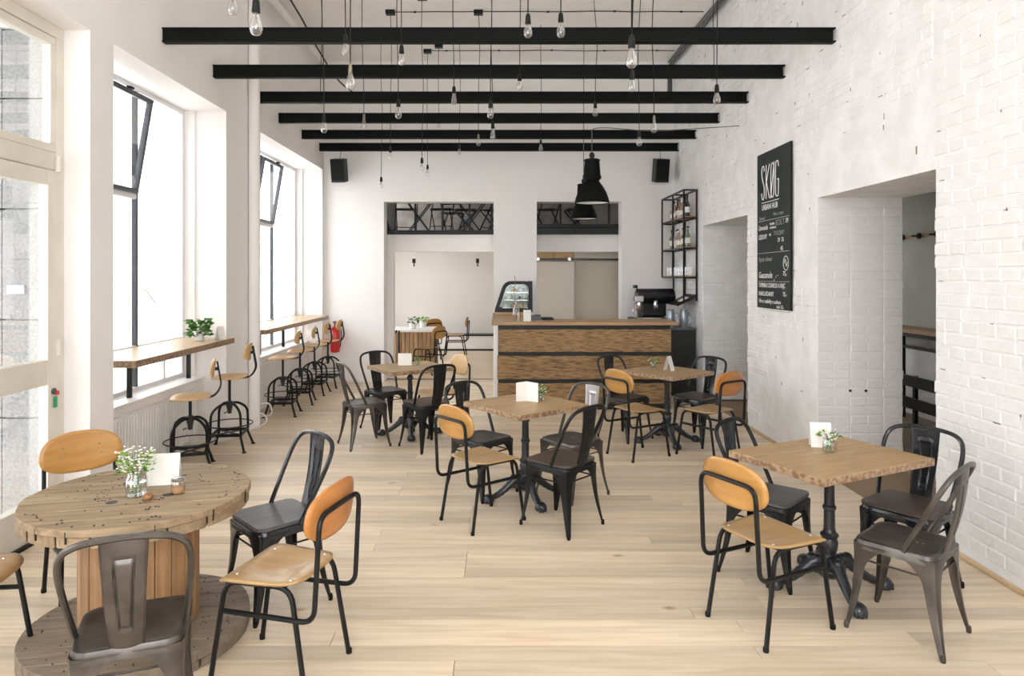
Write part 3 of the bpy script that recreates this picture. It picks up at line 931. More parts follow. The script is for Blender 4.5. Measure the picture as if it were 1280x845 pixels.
def ped_table(x, y, rz, sx, sy, label, base_rz=0, zt=.75):
    t = thing('pedestal_table', label, 'table', (x, y, 0), rz)
    m = MB().box(-sx / 2, sx / 2, -sy / 2, sy / 2, zt - .04, zt)
    m.build('table_top', M_top, t, False, bevel=.005)
    b = part('column', 'pcol', lambda: MB().lathe(col_prof(), 24), M_iron, t)
    part('spider', 'pspider', lambda: MB().box(-.2, .2, -.018, .018, .694, .71).box(-.018, .018, -.2, .2, .694, .71), M_iron, t)
    part('hub', 'phub', lambda: MB().lathe([(.01, .06), (.05, .07), (.08, .1), (.085, .125), (.07, .14)], 12), M_iron, t)
    for k in range(4):
        a = base_rz - rz + k * PI / 2
        lg = part('leg', 'pleg', ped_leg, M_iron, t, rz=a)
        part('claw_foot', 'pclaw', ped_claw, M_iron, lg)
    return t


T1 = (1.845, 3.80); TM = (.205, 5.33); TL = (-.98, 7.48); TR = (1.76, 7.13)
ped_table(*T1, math.radians(26), .88, .63, 'oblong wooden pedestal table nearest the brick wall doorway and hat rack', math.radians(0))
ped_table(*TM, math.radians(38), .70, .70, 'square wooden pedestal table standing alone in the middle of the floor', math.radians(20))
ped_table(*TL, math.radians(34), .74, .66, 'square wooden pedestal table near the window stools and red extinguisher', math.radians(10))
ped_table(*TR, math.radians(38), .68, .68, 'square wooden pedestal table between the bar counter and brick wall', math.radians(5))

# chairs of the table by the brick wall doorway
ply_chair(1.358, 3.426, .89, .45, 'honey plywood chair at the oblong table nearest the brick wall')
cafe_chair(2.01, 3.36, -.66, .75, M_gun, 'brown gunmetal steel chair with bare pierced seat at the oblong table')
cafe_chair(2.30, 3.83, -.79, -.61, M_gloss, 'gloss black steel chair with dark wood seat against the brick wall', wood=M_darkwood)
cafe_chair(1.586, 4.01, .72, -.70, M_black, 'matt black steel chair with grey wood seat behind the oblong table', wood=M_greywood, splat=M_iron)
# middle table
ply_chair(-.12, 4.86, .77, .63, 'honey plywood chair at the lone table in the middle of the floor')
cafe_chair(.437, 4.78, -.73, .68, M_black, 'black steel chair with brown wood seat at the middle table', wood=M_darkwood)
cafe_chair(-.14, 5.49, .72, -.69, M_dgun, 'dark gunmetal steel chair behind the middle table, seat facing the brick wall')
cafe_chair(.58, 5.44, -.77, -.64, M_gun, 'steel chair with a pale shiny back panel at the middle table', splat=M_silver)
# left table
cafe_chair(-1.39, 7.02, .83, .5, M_gun, 'brown gunmetal steel chair beside the window stools, turned to the bar')
cafe_chair(-1.30, 7.75, .62, -.78, M_dgun, 'dark gunmetal steel chair between the left table and back wall')
cafe_chair(-.74, 6.93, -.63, .77, M_black, 'black steel chair with dark wood seat at the table near the windows', wood=M_darkwood)
ply_chair(-.66, 7.56, -.85, -.52, 'pale plywood chair at the table near the windows', back=M_plypale, seat=M_plypale)
# right table by the counter
ply_chair(1.35, 6.62, .85, .5, 'honey plywood chair in front of the bar counter boards')
cafe_chair(1.36, 7.32, .62, -.78, M_dgun, 'dark gunmetal steel chair close to the front of the bar counter')
cafe_chair(2.12, 7.26, -.78, -.62, M_gloss, 'gloss black steel chair with dark wood seat by the black cabinet', wood=M_darkwood)
ply_chair(2.02, 6.56, -.55, .83, 'orange plywood chair near the smaller brick doorway', back=M_orange)
# round spool table
cafe_chair(-1.37, 2.55, -.36, .93, M_gun, 'brown gunmetal steel chair with its back panel turned away from the spool table')
ply_chair(-2.22, 3.71, .68, -.73, 'honey plywood chair between spool table and glazed door', seat=M_tan)
cafe_chair(-1.20, 3.66, -.72, -.69, M_gloss, 'gloss black steel chair with grey wood seat at the spool table', wood=M_greywood)
ply_chair(-.965, 3.03, -.96, .26, 'plywood chair with orange back and tan seat at the spool table', back=M_orange)
ply_chair(-2.36, 2.93, .95, .12, 'tan plywood chair at the spool table beside the door threshold')


# ------------------------------------------------------------------ cable spool table
def clip_disc(y0, y1, r, x0=-9, x1=9, n=26):
    """outline of a strip y0..y1 of a disc"""
    def X(y): return math.sqrt(max(0, r * r - y * y))
    ys = [y0 + (y1 - y0) * k / n for k in range(n + 1)]
    return [(X(y), y) for y in ys] + [(-X(y), y) for y in ys[::-1]]


def spool_disc(root, name, r, z0, z1, mat, rz, n, hole):
    w = 2 * r / n; mats = mat
    for i in range(n):
        y0 = -r + i * w + .0035; y1 = -r + (i + 1) * w - .0035
        dz = R.uniform(-.002, .002)
        o = MB().prism(clip_disc(y0, y1, r + R.uniform(-.004, .003)), z1 - z0, lambda u, v, h: (u, v, z0 + dz + h)).build(name, mat, root, False, bevel=.004, seg=1)
        o.rotation_euler = (0, 0, rz)


SP = (-1.74, 3.30)
sp = thing('spool_table', 'big round wooden cable spool used as a table', 'table', (*SP, 0))
spool_disc(sp, 'top_plank', .50, .668, .70, M_spool, math.radians(14), 7, True)
spool_disc(sp, 'under_plank', .497, .618, .667, M_spool, math.radians(104), 7, True)
spool_disc(sp, 'base_plank', .50, .045, .085, M_spoolbase, math.radians(10), 7, False)
spool_disc(sp, 'base_under_plank', .497, .002, .044, M_spoolbase, math.radians(100), 7, False)
NS = 22
for k in range(NS):
    a0 = 2 * PI * k / NS; a1 = 2 * PI * (k + 1) / NS - .012
    r1 = .262 + R.uniform(-.003, .003); r0 = .235
    poly = [(r0 * math.cos(a0), r0 * math.sin(a0)), (r1 * math.cos(a0), r1 * math.sin(a0)), (r1 * math.cos(a1), r1 * math.sin(a1)), (r0 * math.cos(a1), r0 * math.sin(a1))]
    MB().prism(poly, .532, lambda u, v, h: (u, v, .0855 + h)).build('stave', M_stave, sp, False, bevel=.003, seg=1)
for (a, b) in ((.16, -.05), (-.13, .13), (-.05, -.16), (.10, .17)):
    MB().lathe([(.026, .7005), (.026, .7015), (.017, .702), (.004, .7022)], 16, (a, b, 0)).build('bolt_hole', M_dark, sp)
MB().lathe([(.036, .7006), (.036, .7012), (.004, .7014)], 18, (-.02, -.02, 0)).build('spindle_hole', M_dark, sp)
nl = MB()
for k in range(130):
    rr = R.choice((.44, .30, .17)) + R.uniform(-.03, .03); a = R.uniform(0, 2 * PI)
    nl.lathe([(.0055, .7005), (.0045, .7028)], 6, (rr * math.cos(a), rr * math.sin(a), 0))
for k in range(70):
    rr = R.choice((.44, .33)) + R.uniform(-.03, .03); a = R.uniform(0, 2 * PI)
    nl.lathe([(.0045, .0852), (.0035, .0878)], 6, (rr * math.cos(a), rr * math.sin(a), 0))
q = nl.build('nails', M_dark, sp, False); q['kind'] = 'stuff'
cb = MB()
for k in range(6):
    a = R.uniform(0, 6.28); cb.tube([(.499 * math.cos(a), .499 * math.sin(a), .64), (.5 * math.cos(a), .5 * math.sin(a), .69)], .004, 4)
cb.build('edge_split', M_dark, sp)


# ------------------------------------------------------------------ small things on tables
def leaves(m, c, n, spread, h, size, rnd, up=.5):
    for k in range(n):
        a = rnd.uniform(0, 2 * PI); rr = spread * math.sqrt(rnd.random()); zz = rnd.uniform(0, h)
        p = Vector((c[0] + rr * math.cos(a), c[1] + rr * math.sin(a), c[2] + zz))
        d = Vector((math.cos(a) + rnd.uniform(-.5, .5), math.sin(a) + rnd.uniform(-.5, .5), rnd.uniform(-.3, up + .3))).normalized()
        s = d.cross(Vector((rnd.uniform(-1, 1), rnd.uniform(-1, 1), 1))).normalized(); nn = s.cross(d) * .15
        L = size * rnd.uniform(.7, 1.3); w = L * .36
        m.add([p, p + d * L * .45 + s * w + nn * L, p + d * L * .45 - s * w + nn * L, p + d * L, p + d * L * .45], [(0, 1, 4), (0, 4, 2), (4, 1, 3), (4, 3, 2)])
    return m


def flower_jar(x, y, z, label, r=.034, h=.085, lime=18, green=16, white=40, spread=.05, fh=.09, seed=1, rz=0):
    rnd = random.Random(seed)
    t = thing('flower_jar', label, 'flower jar', (x, y, z), rz)
    MB().lathe([(r * .85, 0), (r, .006), (r, h * .72), (r * .8, h * .86), (r * .8, h)], 20, caps=False).lathe([(.002, .004), (r * .85, 0.003)], 20, caps=False).build('jar', M_jar, t)
    MB().lathe([(.002, .006), (r * .93, .007), (r * .94, h * .55), (.002, h * .56)], 20).build('water', M_glass, t)
    s = MB()
    for k in range(12):
        a = rnd.uniform(0, 6.28); b = rnd.uniform(.3, 1)
        s.tube([(r * .5 * math.cos(a + 2), r * .5 * math.sin(a + 2), .01), (r * .4 * math.cos(a), r * .4 * math.sin(a), h), (spread * b * math.cos(a), spread * b * math.sin(a), h + fh * rnd.uniform(.4, 1))], .0013, 4)
    s.build('stems', M_leaf, t)
    if green:
        g = leaves(MB(), (0, 0, h * .95), green, spread, fh * .6, .03, rnd); leaves(g, (0, 0, .015), green // 2, r * .6, h * .6, .022, rnd)
        g.build('leaves', M_leaf, t)
    if lime: leaves(MB(), (0, 0, h), lime, spread, fh * .8, .028, rnd).build('lime_leaves', M_lime, t)
    if white:
        w = MB()
        for k in range(white):
            a = rnd.uniform(0, 6.28); rr = spread * 1.1 * math.sqrt(rnd.random()); zz = h + rnd.uniform(.0, fh)
            w.lathe([(.0008, -.004), (.0065, -.001), (.007, .001), (.001, .004)], 6, (rr * math.cos(a), rr * math.sin(a), zz))
        w.build('flower_heads', M_petal, t)['kind'] = 'stuff'
    return t


def menu_card(x, y, z, rz, label, w=.10, h=.14, open_=.055, group=None):
    t = thing('menu_card', label, 'menu card', (x, y, z), rz, group)
    for s in (-1, 1):
        m = MB()
        m.add([(-w / 2, s * open_ / 2, 0), (w / 2, s * open_ / 2, 0), (w / 2, s * .001, h), (-w / 2, s * .001, h)], [(0, 1, 2, 3)])
        m.build('leaf', M_card, t, False, solid=.0012)
    return t


# spool table: flowers, card, spice jar
ft = .7035
flower_jar(-1.725, 3.235, ft, 'mason jar of white blossom and lime leaves on the spool table', .048, .115, 60, 30, 150, .08, .11, 3)
menu_card(-1.685, 3.42, ft, math.radians(12), 'tall white menu card behind the flowers on the spool table', .15, .15, .07)
t = thing('spice_jar', 'small lidded glass jar of brown sugar on the spool table', 'jar', (-1.545, 3.27, ft))
MB().lathe([(.028, 0), (.031, .005), (.031, .05), (.027, .058)], 20, caps=False).build('jar', M_jar, t)
MB().lathe([(.002, .004), (.028, .004), (.028, .032), (.002, .036)], 20).build('sugar', M_sugar, t)
MB().lathe([(.029, .058), (.031, .06), (.031, .07), (.024, .074), (.002, .075)], 20).build('lid', M_chrome, t)
MB().tube(catmull([(.033, 0, .03), (.037, 0, .055), (.030, 0, .07)], 4), .002, 6).build('clip', M_chrome, t)
m = MB().lathe([(.004, 0), (.018, .003), (.024, .014), (.02, .027), (.004, .034)], 12)
tag(m.build('pine_cone', M_soil, loc=(-1.635, 3.165, ft + .0005)), 'little brown cone lying beside the flower jar on the spool', 'cone')

ZT = .7505
flower_jar(T1[0] + .02, T1[1] + .05, ZT, 'small glass of tiny white flowers on the oblong table', .032, .075, 6, 14, 26, .045, .05, 5)
menu_card(T1[0] + .03, T1[1] + .17, ZT, math.radians(-10), 'white menu card behind the small flowers on the oblong table', .115, .14)
t = thing('sugar_pot', 'little glass sugar pot next to the flowers on the oblong table', 'pot', (T1[0] + .075, T1[1] + .115, ZT))
MB().lathe([(.018, 0), (.021, .004), (.021, .045)], 14, caps=False).build('glass', M_jar, t)
MB().lathe([(.002, .003), (.019, .003), (.019, .03), (.002, .032)], 14).build('sugar', M_sugar, t)

t = thing('menu_card', 'white folded menu standing open on the middle table', 'menu card', (TM[0] + .01, TM[1] + .08, ZT), math.radians(5))
for s in (-1, 1):
    MB().add([(0, 0, 0), (s * .085, -.05 - .02 * s, 0), (s * .085, -.05 - .02 * s, .15), (0, 0, .155)], [(0, 1, 2, 3)]).build('leaf', M_card, t, False, solid=.0012)
flower_jar(TM[0] + .125, TM[1] + .10, ZT, 'small jar of leafy sprigs on the middle table', .032, .06, 14, 24, 24, .05, .075, 8)
flower_jar(TL[0] + .075, TL[1] + .04, ZT, 'slim glass with a green sprig on the table near the windows', .024, .06, 4, 18, 0, .03, .06, 9)
menu_card(TL[0] - .07, TL[1] + .09, ZT, math.radians(4), 'wide pale menu sheet on the table near the windows', .15, .13)
menu_card(TR[0] + .02, TR[1] + .0, ZT, math.radians(50), 'white menu card on the table beside the bar counter', .09, .15, .09)
flower_jar(TR[0] - .10, TR[1] + .20, ZT, 'small glass of greenery behind the card by the counter', .03, .06, 10, 12, 8, .05, .05, 10)

# ------------------------------------------------------------------ window bars, stools, radiators, pipes
for i, (w, near) in enumerate((((5.16, 7.08), 1), ((8.07, 10.98), 0))):
    b = thing('window_bar', 'long wooden bar shelf across the %s window' % ('narrow' if near else 'wide'), 'bar shelf', (-3.0, w[0], 1.045))
    MB().box(-.30, .245, 0, w[1] - w[0], 0, .055).build('bar_top', M_bar, b, False, bevel=.004)
    for yy in ((.72, 1.84) if near else (1.0, 2.0)):
        m = MB(); m.box(-.215, -.18, yy - .0175, yy + .0175, -.355, 0)
        m.build('bracket', M_black, b, False, bevel=.003)
        MB().box(-.215, .15, yy - .0175, yy + .0175, -.018, -.0005).build('bracket_arm', M_black, b, False)


def stool_seat():
    out = superell(.185, .17, 2.6, 32)
    def z(x, y): return (x, y, .0 - .014 * math.exp(-((x / .1) ** 2 + (y / .1) ** 2)) + .006 * (abs(y) / .17) ** 2 - .02 * max(0, (y - .1) / .07) ** 2)
    return MB().disc(out, z, 7)


def stool(x, y, h, fx, fy, label, group=None):
    t = thing('swivel_stool', label, 'stool', (x, y, 0), face(fx, fy), group)
    part('seat', 'stseat', stool_seat, M_plypale, t, solid=.016, loc=(0, 0, h))
    MB().lathe([(.014, .40), (.014, h - .03), (.05, h - .027), (.05, h - .018)], 12).build('screw_post', M_black, t)
    part('hub', 'sthub', lambda: MB().lathe([(.012, .355), (.02, .36), (.024, .40), (.034, .44), (.034, .475), (.02, .485)], 14).tube([(.0, .03, .37), (.03, .06, .355)], .006, 6), M_iron, t)
    for k in range(4):
        def leg():
            p = fillet([(.02, 0, .462), (.10, 0, .455), (.198, 0, .39), (.206, 0, .20), (.200, 0, .15), (.265, 0, .0)], .06, 5)
            m = MB().tube(p, .0125, 8)
            m.lathe([(.022, 0), (.022, .006), (.013, .014)], 10, (.266, 0, 0))
            return m
        part('leg', 'stleg', leg, M_black, t, rz=PI / 4 + k * PI / 2)
    part('foot_ring', 'string', lambda: MB().tube([(.220 * math.cos(a * PI / 16), .220 * math.sin(a * PI / 16), .255) for a in range(32)], .0065, 6, True), M_dgun, t)

    def plate():
        m = MB()
        for k in range(4):
            a = PI / 4 + k * PI / 2; b = a + PI / 2
            m.bar((.202 * math.cos(a), .202 * math.sin(a), .165), (.202 * math.cos(b), .202 * math.sin(b), .165), .012, .03)
        m.bar((.202 * math.cos(PI / 4), .202 * math.sin(PI / 4), .165), (-.202 * math.cos(PI / 4), -.202 * math.sin(PI / 4), .165), .03, .006)
        m.bar((.202 * math.cos(PI / 4), -.202 * math.sin(PI / 4), .166), (-.202 * math.cos(PI / 4), .202 * math.sin(PI / 4), .166), .03, .006)
        return m
    part('stretcher', 'stplate', plate, M_black, t)

    def arms():
        m = MB()
        for s in (-1, 1):
            m.tube(catmull([(.03 * s, .05, -.022), (.03 * s, -.10, -.022), (.028 * s, -.20, -.005), (.024 * s, -.255, .08), (.022 * s, -.245, .18), (.02 * s, -.225, .30)], 5), .007, 7)
        m.lathe([(.016, -.02), (.016, .02)], 10, (0, -.222, .235), axis='y')
        m.box(-.03, .03, -.01, .05, -.03, -.0165)
        return m
    part('back_arm', 'starm', arms, M_black, t, loc=(0, 0, h))

    def bk():
        return MB().disc(superell(.14, .085, 2.8, 28), lambda x, z: (x, -.198 + 1.6 * x * x - .12 * z, .245 + z), 6)
    part('backrest', 'stback', bk, M_ply if h > .7 and 0 else M_plypale, t, loc=(0, 0, h), solid=-.011)
    return t


stool(-2.79, 6.14, .66, -.93, -.37, 'low swivel stool at the narrow window bar, seat turned to the plant')
stool(-2.72, 6.86, .735, -.99, -.12, 'tall swivel stool beside the white heating pipe')
stool(-2.72, 8.55, .725, -.99, -.1, 'swivel stool at the wide window bar, fourth from the back wall', 'stools at the wide window')
stool(-2.73, 9.32, .725, -.98, -.15, 'swivel stool at the wide window bar, third from the back wall', 'stools at the wide window')
stool(-2.73, 10.05, .725, -.99, 0, 'swivel stool at the wide window bar, second from the back wall', 'stools at the wide window')
stool(-2.70, 10.72, .725, -1, .05, 'swivel stool at the wide window bar, right by the red extinguisher', 'stools at the wide window')

for k, w in enumerate(((5.15, 6.9), (8.15, 10.6))):
    rd = thing('radiator', 'white ribbed panel radiator under the %s window' % ('narrow', 'wide')[k], 'radiator', (-3.04, w[0], .10))
    L = w[1] - w[0]
    MB().box(-.058, -.01, 0, L, .0, .5).build('panel', M_white, rd, False, bevel=.006)
    m = MB(); n = int(L / .045)
    for j in range(n): m.box(-.0095, .004, .012 + j * .045, .012 + j * .045 + .026, .02, .48)
    m.build('ribs', M_white, rd, False, bevel=.004, seg=1)
    MB().box(-.03, 0, .1, .13, -.10, -.0005).box(-.03, 0, L - .13, L - .1, -.10, -.0005).build('foot', M_white, rd, False)
hp = thing('heating_pipe', 'white vertical heating pipe on the pier between the windows', 'pipe', (-2.80, 7.78, 0))
MB().tube([(0, 0, .0), (0, 0, ZC - .002)], .062, 16).build('riser', M_plaster, hp)
m = MB(); m.tube(catmull([(.0, .10, .16), (.07, .14, .12), (.10, .10, .05), (.06, -.08, .03), (-.06, -.35, .03), (-.25, -.62, .05)], 6), .010, 8)
m.tube(catmull([(-.0, .06, .26), (.10, .20, .24), (.09, .3, .10), (-.05, .32, .07), (-.22, .34, .07)], 6), .010, 8)
m.build('branch', M_white, hp)
pr = MB().tube([(-2.72, 2.0, 5.06), (-2.72, YB - .002, 5.06)], .045, 12)
tag(pr.build('ceiling_pipe', M_plaster), 'white pipe running along the top of the window wall', 'pipe')
cw = MB().tube(catmull([(-2.62, 8.3, 5.23), (-2.58, 8.9, 5.1), (-2.55, 9.6, 4.93), (-2.45, 10.4, 4.72), (-2.2, 11.0, 4.6)], 6), .012, 6)
tag(cw.build('slack_cable', M_dgun), 'dark slack cable drooping from the ceiling above the windows', 'cable')

t = thing('potted_plant', 'leafy green plant in a clear pot on the narrow window bar', 'plant', (-2.97, 6.74, 1.1005))
MB().lathe([(.042, 0), (.048, .004), (.052, .10), (.048, .1)], 18, caps=False).build('pot', M_jar, t)
MB().lathe([(.002, .003), (.04, .004), (.046, .075), (.002, .08)], 18).build('soil', M_card, t)
leaves(leaves(MB(), (0, 0, .09), 110, .085, .10, .06, random.Random(4)), (0, 0, .05), 50, .105, .05, .05, random.Random(6), -.2).build('leaves', M_leaf, t)
leaves(MB(), (0, 0, .08), 16, .06, .07, .05, random.Random(14)).build('pale_leaves', M_lime, t)
menu_card(-2.83, 6.90, 1.1005, math.radians(75), 'white card next to the potted plant on the window bar', .10, .13)

fx = thing('fire_extinguisher', 'red fire extinguisher hung in the corner of the back wall', 'extinguisher', (-2.66, 11.03, .50))
MB().lathe([(.05, 0), (.07, .01), (.075, .03), (.075, .34), (.06, .39), (.025, .42), (.02, .45)], 20).build('cylinder', M_red, fx)
MB().box(-.02, .02, -.02, .02, .45, .50).box(-.015, .015, -.11, .0, .49, .505).build('valve', M_grey, fx, False)
MB().tube(catmull([(.02, -.01, .47), (.09, -.02, .44), (.10, -.02, .25), (.082, -.02, .08)], 5), .009, 6).build('hose', M_black, fx)
MB().box(-.03, .03, .07, .115, .3, .36).build('bracket', M_black, fx, False)

# ------------------------------------------------------------------ bar counter
ct = thing('bar_counter', 'bar counter clad with three rough brown boards', 'counter', (0, 8.86, 0))
MB().box(-.075, 2.235, .035, .55, 0, 1.098).build('carcass', M_white, ct, False, bevel=.004)
MB().box(-.015, 2.232, .005, .034, .0, 1.095).build('backing', M_dark, ct, False)
MB().box(-.10, 2.325, -.05, .62, 1.10, 1.140).build('worktop', M_ctop, ct, False, bevel=.004)
MB().box(-.10, .44, .622, 2.2, 1.10, 1.140).build('return_top', M_ctop, ct, False, bevel=.004)
MB().box(-.075, .40, .56, 2.2, 0, 1.098).build('return_carcass', M_white, ct, False)
for (z0, z1, x0, x1) in ((.755, 1.045, -.01, 2.232), (.40, .70, -.025, 2.228), (.085, .345, -.02, 2.232)):
    m = MB(); N = 30; v = []; f = []
    for j in range(N + 1):
        xx = x0 + (x1 - x0) * j / N
        a = R.uniform(-.004, .004); b = R.uniform(-.004, .004); c = R.uniform(-.003, .003)
        v += [(xx, .004, z0 + a), (xx, -.032 + c, z0 + a), (xx, -.032 + c, z1 + b), (xx, .004, z1 + b)]
    for j in range(N):
        for k in range(4): f.append((4 * j + k, 4 * j + 4 + k, 4 * j + 4 + (k + 1) % 4, 4 * j + (k + 1) % 4))
    f += [(0, 1, 2, 3), (4 * N + 3, 4 * N + 2, 4 * N + 1, 4 * N)]
    m.add(v, f).build('board', M_board, ct, False)

CZ = 1.1405
# pastry case
pc = thing('pastry_case', 'glass pastry display case with thick black frame on the counter return', 'display case', (-.07, 10.50, CZ + .04))
prof = [(0, .03), (.12, .38), (.16, .445), (.23, .475), (.585, .475), (.585, .03)]
prof = [tuple(p)[:2] for p in fillet([(a, b, 0) for a, b in [(0, .02), (.15, .475), (.585, .475), (.585, .02)]], .12, 6)]
inn = [tuple(p)[:2] for p in fillet([(a, b, 0) for a, b in [(.065, .055), (.195, .43), (.525, .43), (.525, .055)]], .09, 6)]
for yy in (0, .48):
    m = MB(); n = len(prof)
    v = [(u, yy, w) for u, w in prof] + [(u, yy, w) for u, w in inn] + [(u, yy + .03, w) for u, w in prof] + [(u, yy + .03, w) for u, w in inn]
    f = []
    for k in range(n):
        j = (k + 1) % n
        f += [(k, j, n + j, n + k), (2 * n + k, 3 * n + k, 3 * n + j, 2 * n + j), (k, 2 * n + k, 2 * n + j, j), (n + k, n + j, 3 * n + j, 3 * n + k)]
    m.add(v, f).build('side_frame', M_black, pc, False, bevel=.005)
    MB().prism(inn, .004, lambda u, w, h: (u, yy + .012 + h, w)).build('side_glass', M_case, pc, False)
MB().box(0, .585, .0, .51, 0, .019).build('plinth', M_black, pc, False)
MB().box(.01, .50, .01, .50, -.04, -.0005).build('riser', M_ctop, pc, False)
MB().box(.525, .585, .031, .479, .02, .475).build('rear_panel', M_black, pc, False)
for z in (.06, .18, .30):
    MB().box(.10 + z * .28, .52, .035, .475, z, z + .008).build('shelf', M_chrome, pc, False)
for i, (a, b, z, mt) in enumerate(((.2, .1, .068, M_card), (.3, .12, .068, M_sugar), (.42, .1, .068, M_plypale), (.24, .12, .188, M_card), (.36, .1, .188, M_bluegrey), (.45, .14, .188, M_card), (.3, .12, .308, M_plypale), (.42, .12, .308, M_card))):
    MB().lathe([(.035, 0), (.045, .01), (.04, .05), (.02, .065), (.002, .07)], 14, (a, b, z)).build('pastry', mt, pc)

vx = thing('bottle_vase', 'glass bottle with a tall bare twig on the bar counter', 'vase', (.225, 9.05, CZ))
MB().lathe([(.038, 0), (.043, .006), (.043, .15), (.036, .18), (.016, .205), (.014, .26), (.018, .263)], 18, caps=False).build('bottle', M_jar, vx)
m = MB(); m.tube(catmull([(0, 0, .02), (.005, 0, .2), (-.02, .0, .30), (-.028, 0, .42), (-.01, 0, .50), (-.02, 0, .60)], 4), .0045, 5)
m.tube([(-.025, 0, .38), (.04, 0, .43), (.11, .01, .435)], .002, 4); m.tube([(-.026, 0, .40), (-.09, 0, .425), (-.17, 0, .41)], .002, 4); m.tube([(-.012, 0, .27), (.06, 0, .30), (.12, 0, .30)], .002, 4)
m.build('twig', M_soil, vx)
menu_card(.37, 9.0, CZ, 0, 'white menu card standing on the bar counter by the vase', .10, .15, .06)
bx = thing('till_box', 'dark grey card terminal behind the menu card on the counter', 'terminal', (.47, 9.28, CZ))
MB().obox((.03, 0, .03), (.14, .12, .06)).build('body', M_grey, bx, False, bevel=.008)
MB().obox((.05, .0, .066), (.08, .08, .01)).build('keypad', M_black, bx, False, bevel=.003)
tr = thing('serving_tray', 'low black tray lying on the bar counter', 'tray', (.66, 9.32, CZ))
MB().box(-.08, .08, -.1, .1, 0, .012).build('base', M_black, tr, False, bevel=.004)
MB().box(-.08, .08, -.1, -.09, .0125, .03).box(-.08, .08, .09, .1, .0125, .03).build('rim', M_black, tr, False)

# black back cabinet, espresso machine, grinder
bc = thing('back_cabinet', 'matt black cabinet at the end of the bar by the brick wall', 'cabinet', (2.24, 9.86, 0))
MB().box(0, .61, 0, 1.25, 0, .955).build('body', M_dark, bc, False, bevel=.003)
MB().box(-.005, .615, -.012, 1.26, .956, .98).build('top', M_grey, bc, False, bevel=.003)
b2 = thing('coffee_bench', 'black bench under the espresso machine behind the bar', 'bench', (1.6, 10.0, 0))
MB().box(.1, .625, 0, .9, 0, .955).build('body', M_dark, b2, False); MB().box(.09, .63, -.01, .91, .956, .98).build('top', M_grey, b2, False)

em = thing('espresso_machine', 'black and chrome espresso machine with twin groups behind the bar', 'coffee machine', (2.02, 10.06, .9805))
MB().box(-.02, .50, .05, .55, .0, .12).build('base', M_grey, em, False, bevel=.01)
MB().box(.02, .46, .02, .50, .1205, .14).build('drip_tray', M_chrome, em, False, bevel=.003)
MB().box(.14, .52, .26, .60, .1405, .36).build('body', M_black, em, False, bevel=.03, seg=3)
m = MB().lathe([(.10, 0), (.118, .02), (.118, .56), (.10, .58)], 24, (0, 0, .45), axis='x')
o = m.build('boiler', M_gloss, em); o.location = (.06, .30, 0)
MB().box(.0, .13, .04, .2, .37, .46).build('control_head', M_chrome, em, False, bevel=.012)
for k in (0, 1):
    MB().lathe([(.03, .27), (.036, .30), (.036, .37), (.028, .39)], 16, (.08 + k * .24, .12, 0)).build('group_head', M_chrome, em)
    MB().tube([(.08 + k * .24, .12, .275), (.03 + k * .24, .0, .265), (.0 + k * .24, -.06, .262)], [.03, .012, .014], 10).build('portafilter', M_ctop if k == 0 else M_black, em)
MB().tube(catmull([(.02, .06, .37), (-.03, .02, .33), (-.04, .0, .24), (-.03, .01, .18)], 5), .006, 6).build('steam_wand', M_chrome, em)
MB().tube([(.05, .28, .57), (.05, .28, .62)], .035, 12).build('knob', M_black, em)
for (a, b) in ((.58, -.10), (.775, -.09)):
    jg = thing('milk_jug', 'blue-grey steel jug by the espresso machine, %s' % ('next to the drip tray' if a < .7 else 'nearest the brick wall'), 'jug', (2.02 + a - .1, 10.02 + b, .9805))
    MB().lathe([(.055, 0), (.06, .01), (.06, .18), (.05, .25), (.054, .27)], 18, caps=False).lathe([(.002, .005), (.055, .004)], 18, caps=False).build('body', M_bluegrey, jg)
    MB().tube(catmull([(.06, 0, .21), (.095, 0, .2), (.095, 0, .1), (.06, 0, .06)], 5), .006, 6).build('handle', M_bluegrey, jg)

# wall rack of bottles
rk = thing('bottle_rack', 'black steel wall rack with wooden shelves above the espresso machine', 'shelf rack', (XR - .01, 9.80, 0))
X0 = -.20; q = .011; D2 = 1.30
for (x, y, z0, z1) in ((X0, 0, 1.38, 2.99), (-.015, 0, 1.38, 2.99), (X0, .62, 1.715, 2.99), (-.015, .62, 1.38, 2.99), (X0, D2, 1.715, 2.99), (-.015, D2, 1.38, 2.99)):
    MB().box(x - q, x + q, y - q, y + q, z0, z1).build('post', M_black, rk, False)
for z in (2.979, 2.58, 2.14, 1.715):
    m = MB()
    for x in (X0, -.015): m.box(x - q, x + q, q, D2 - q, z - q, z + q)
    for y in (0, .62, D2): m.box(X0 + q, -.015 - q, y - q, y + q, z - q, z + q)
    m.build('shelf_frame', M_black, rk, False)
    if z < 2.9: MB().box(X0 + q, -.015 - q, q, D2 - q, z + .0115, z + .024).build('shelf', M_ctop, rk, False)
MB().prism([(-.015, 1.47), (-.30, 1.33), (-.30, 1.31), (-.015, 1.45)], .5, lambda u, v, w: (u, w, v)).build('tilted_shelf', M_black, rk, False)
MB().bar((-.02, .0, 1.45), (-.30, .0, 1.32), .02, .04).build('tilted_lip', M_black, rk, False)
MB().prism([(-.12, 1.425), (-.24, 1.366), (-.245, 1.376), (-.125, 1.435)], .16, lambda u, v, w: (u, w + .03, v)).build('note_pad', M_card, rk, False)

BT = [('amber spirit bottle', M_amber, .26, .036), ('dark wine bottle', M_dkbottle, .29, .037), ('clear gin bottle', M_jar, .27, .036), ('rose liqueur bottle', M_pink, .24, .036), ('green glass bottle', M_grbottle, .28, .04)]


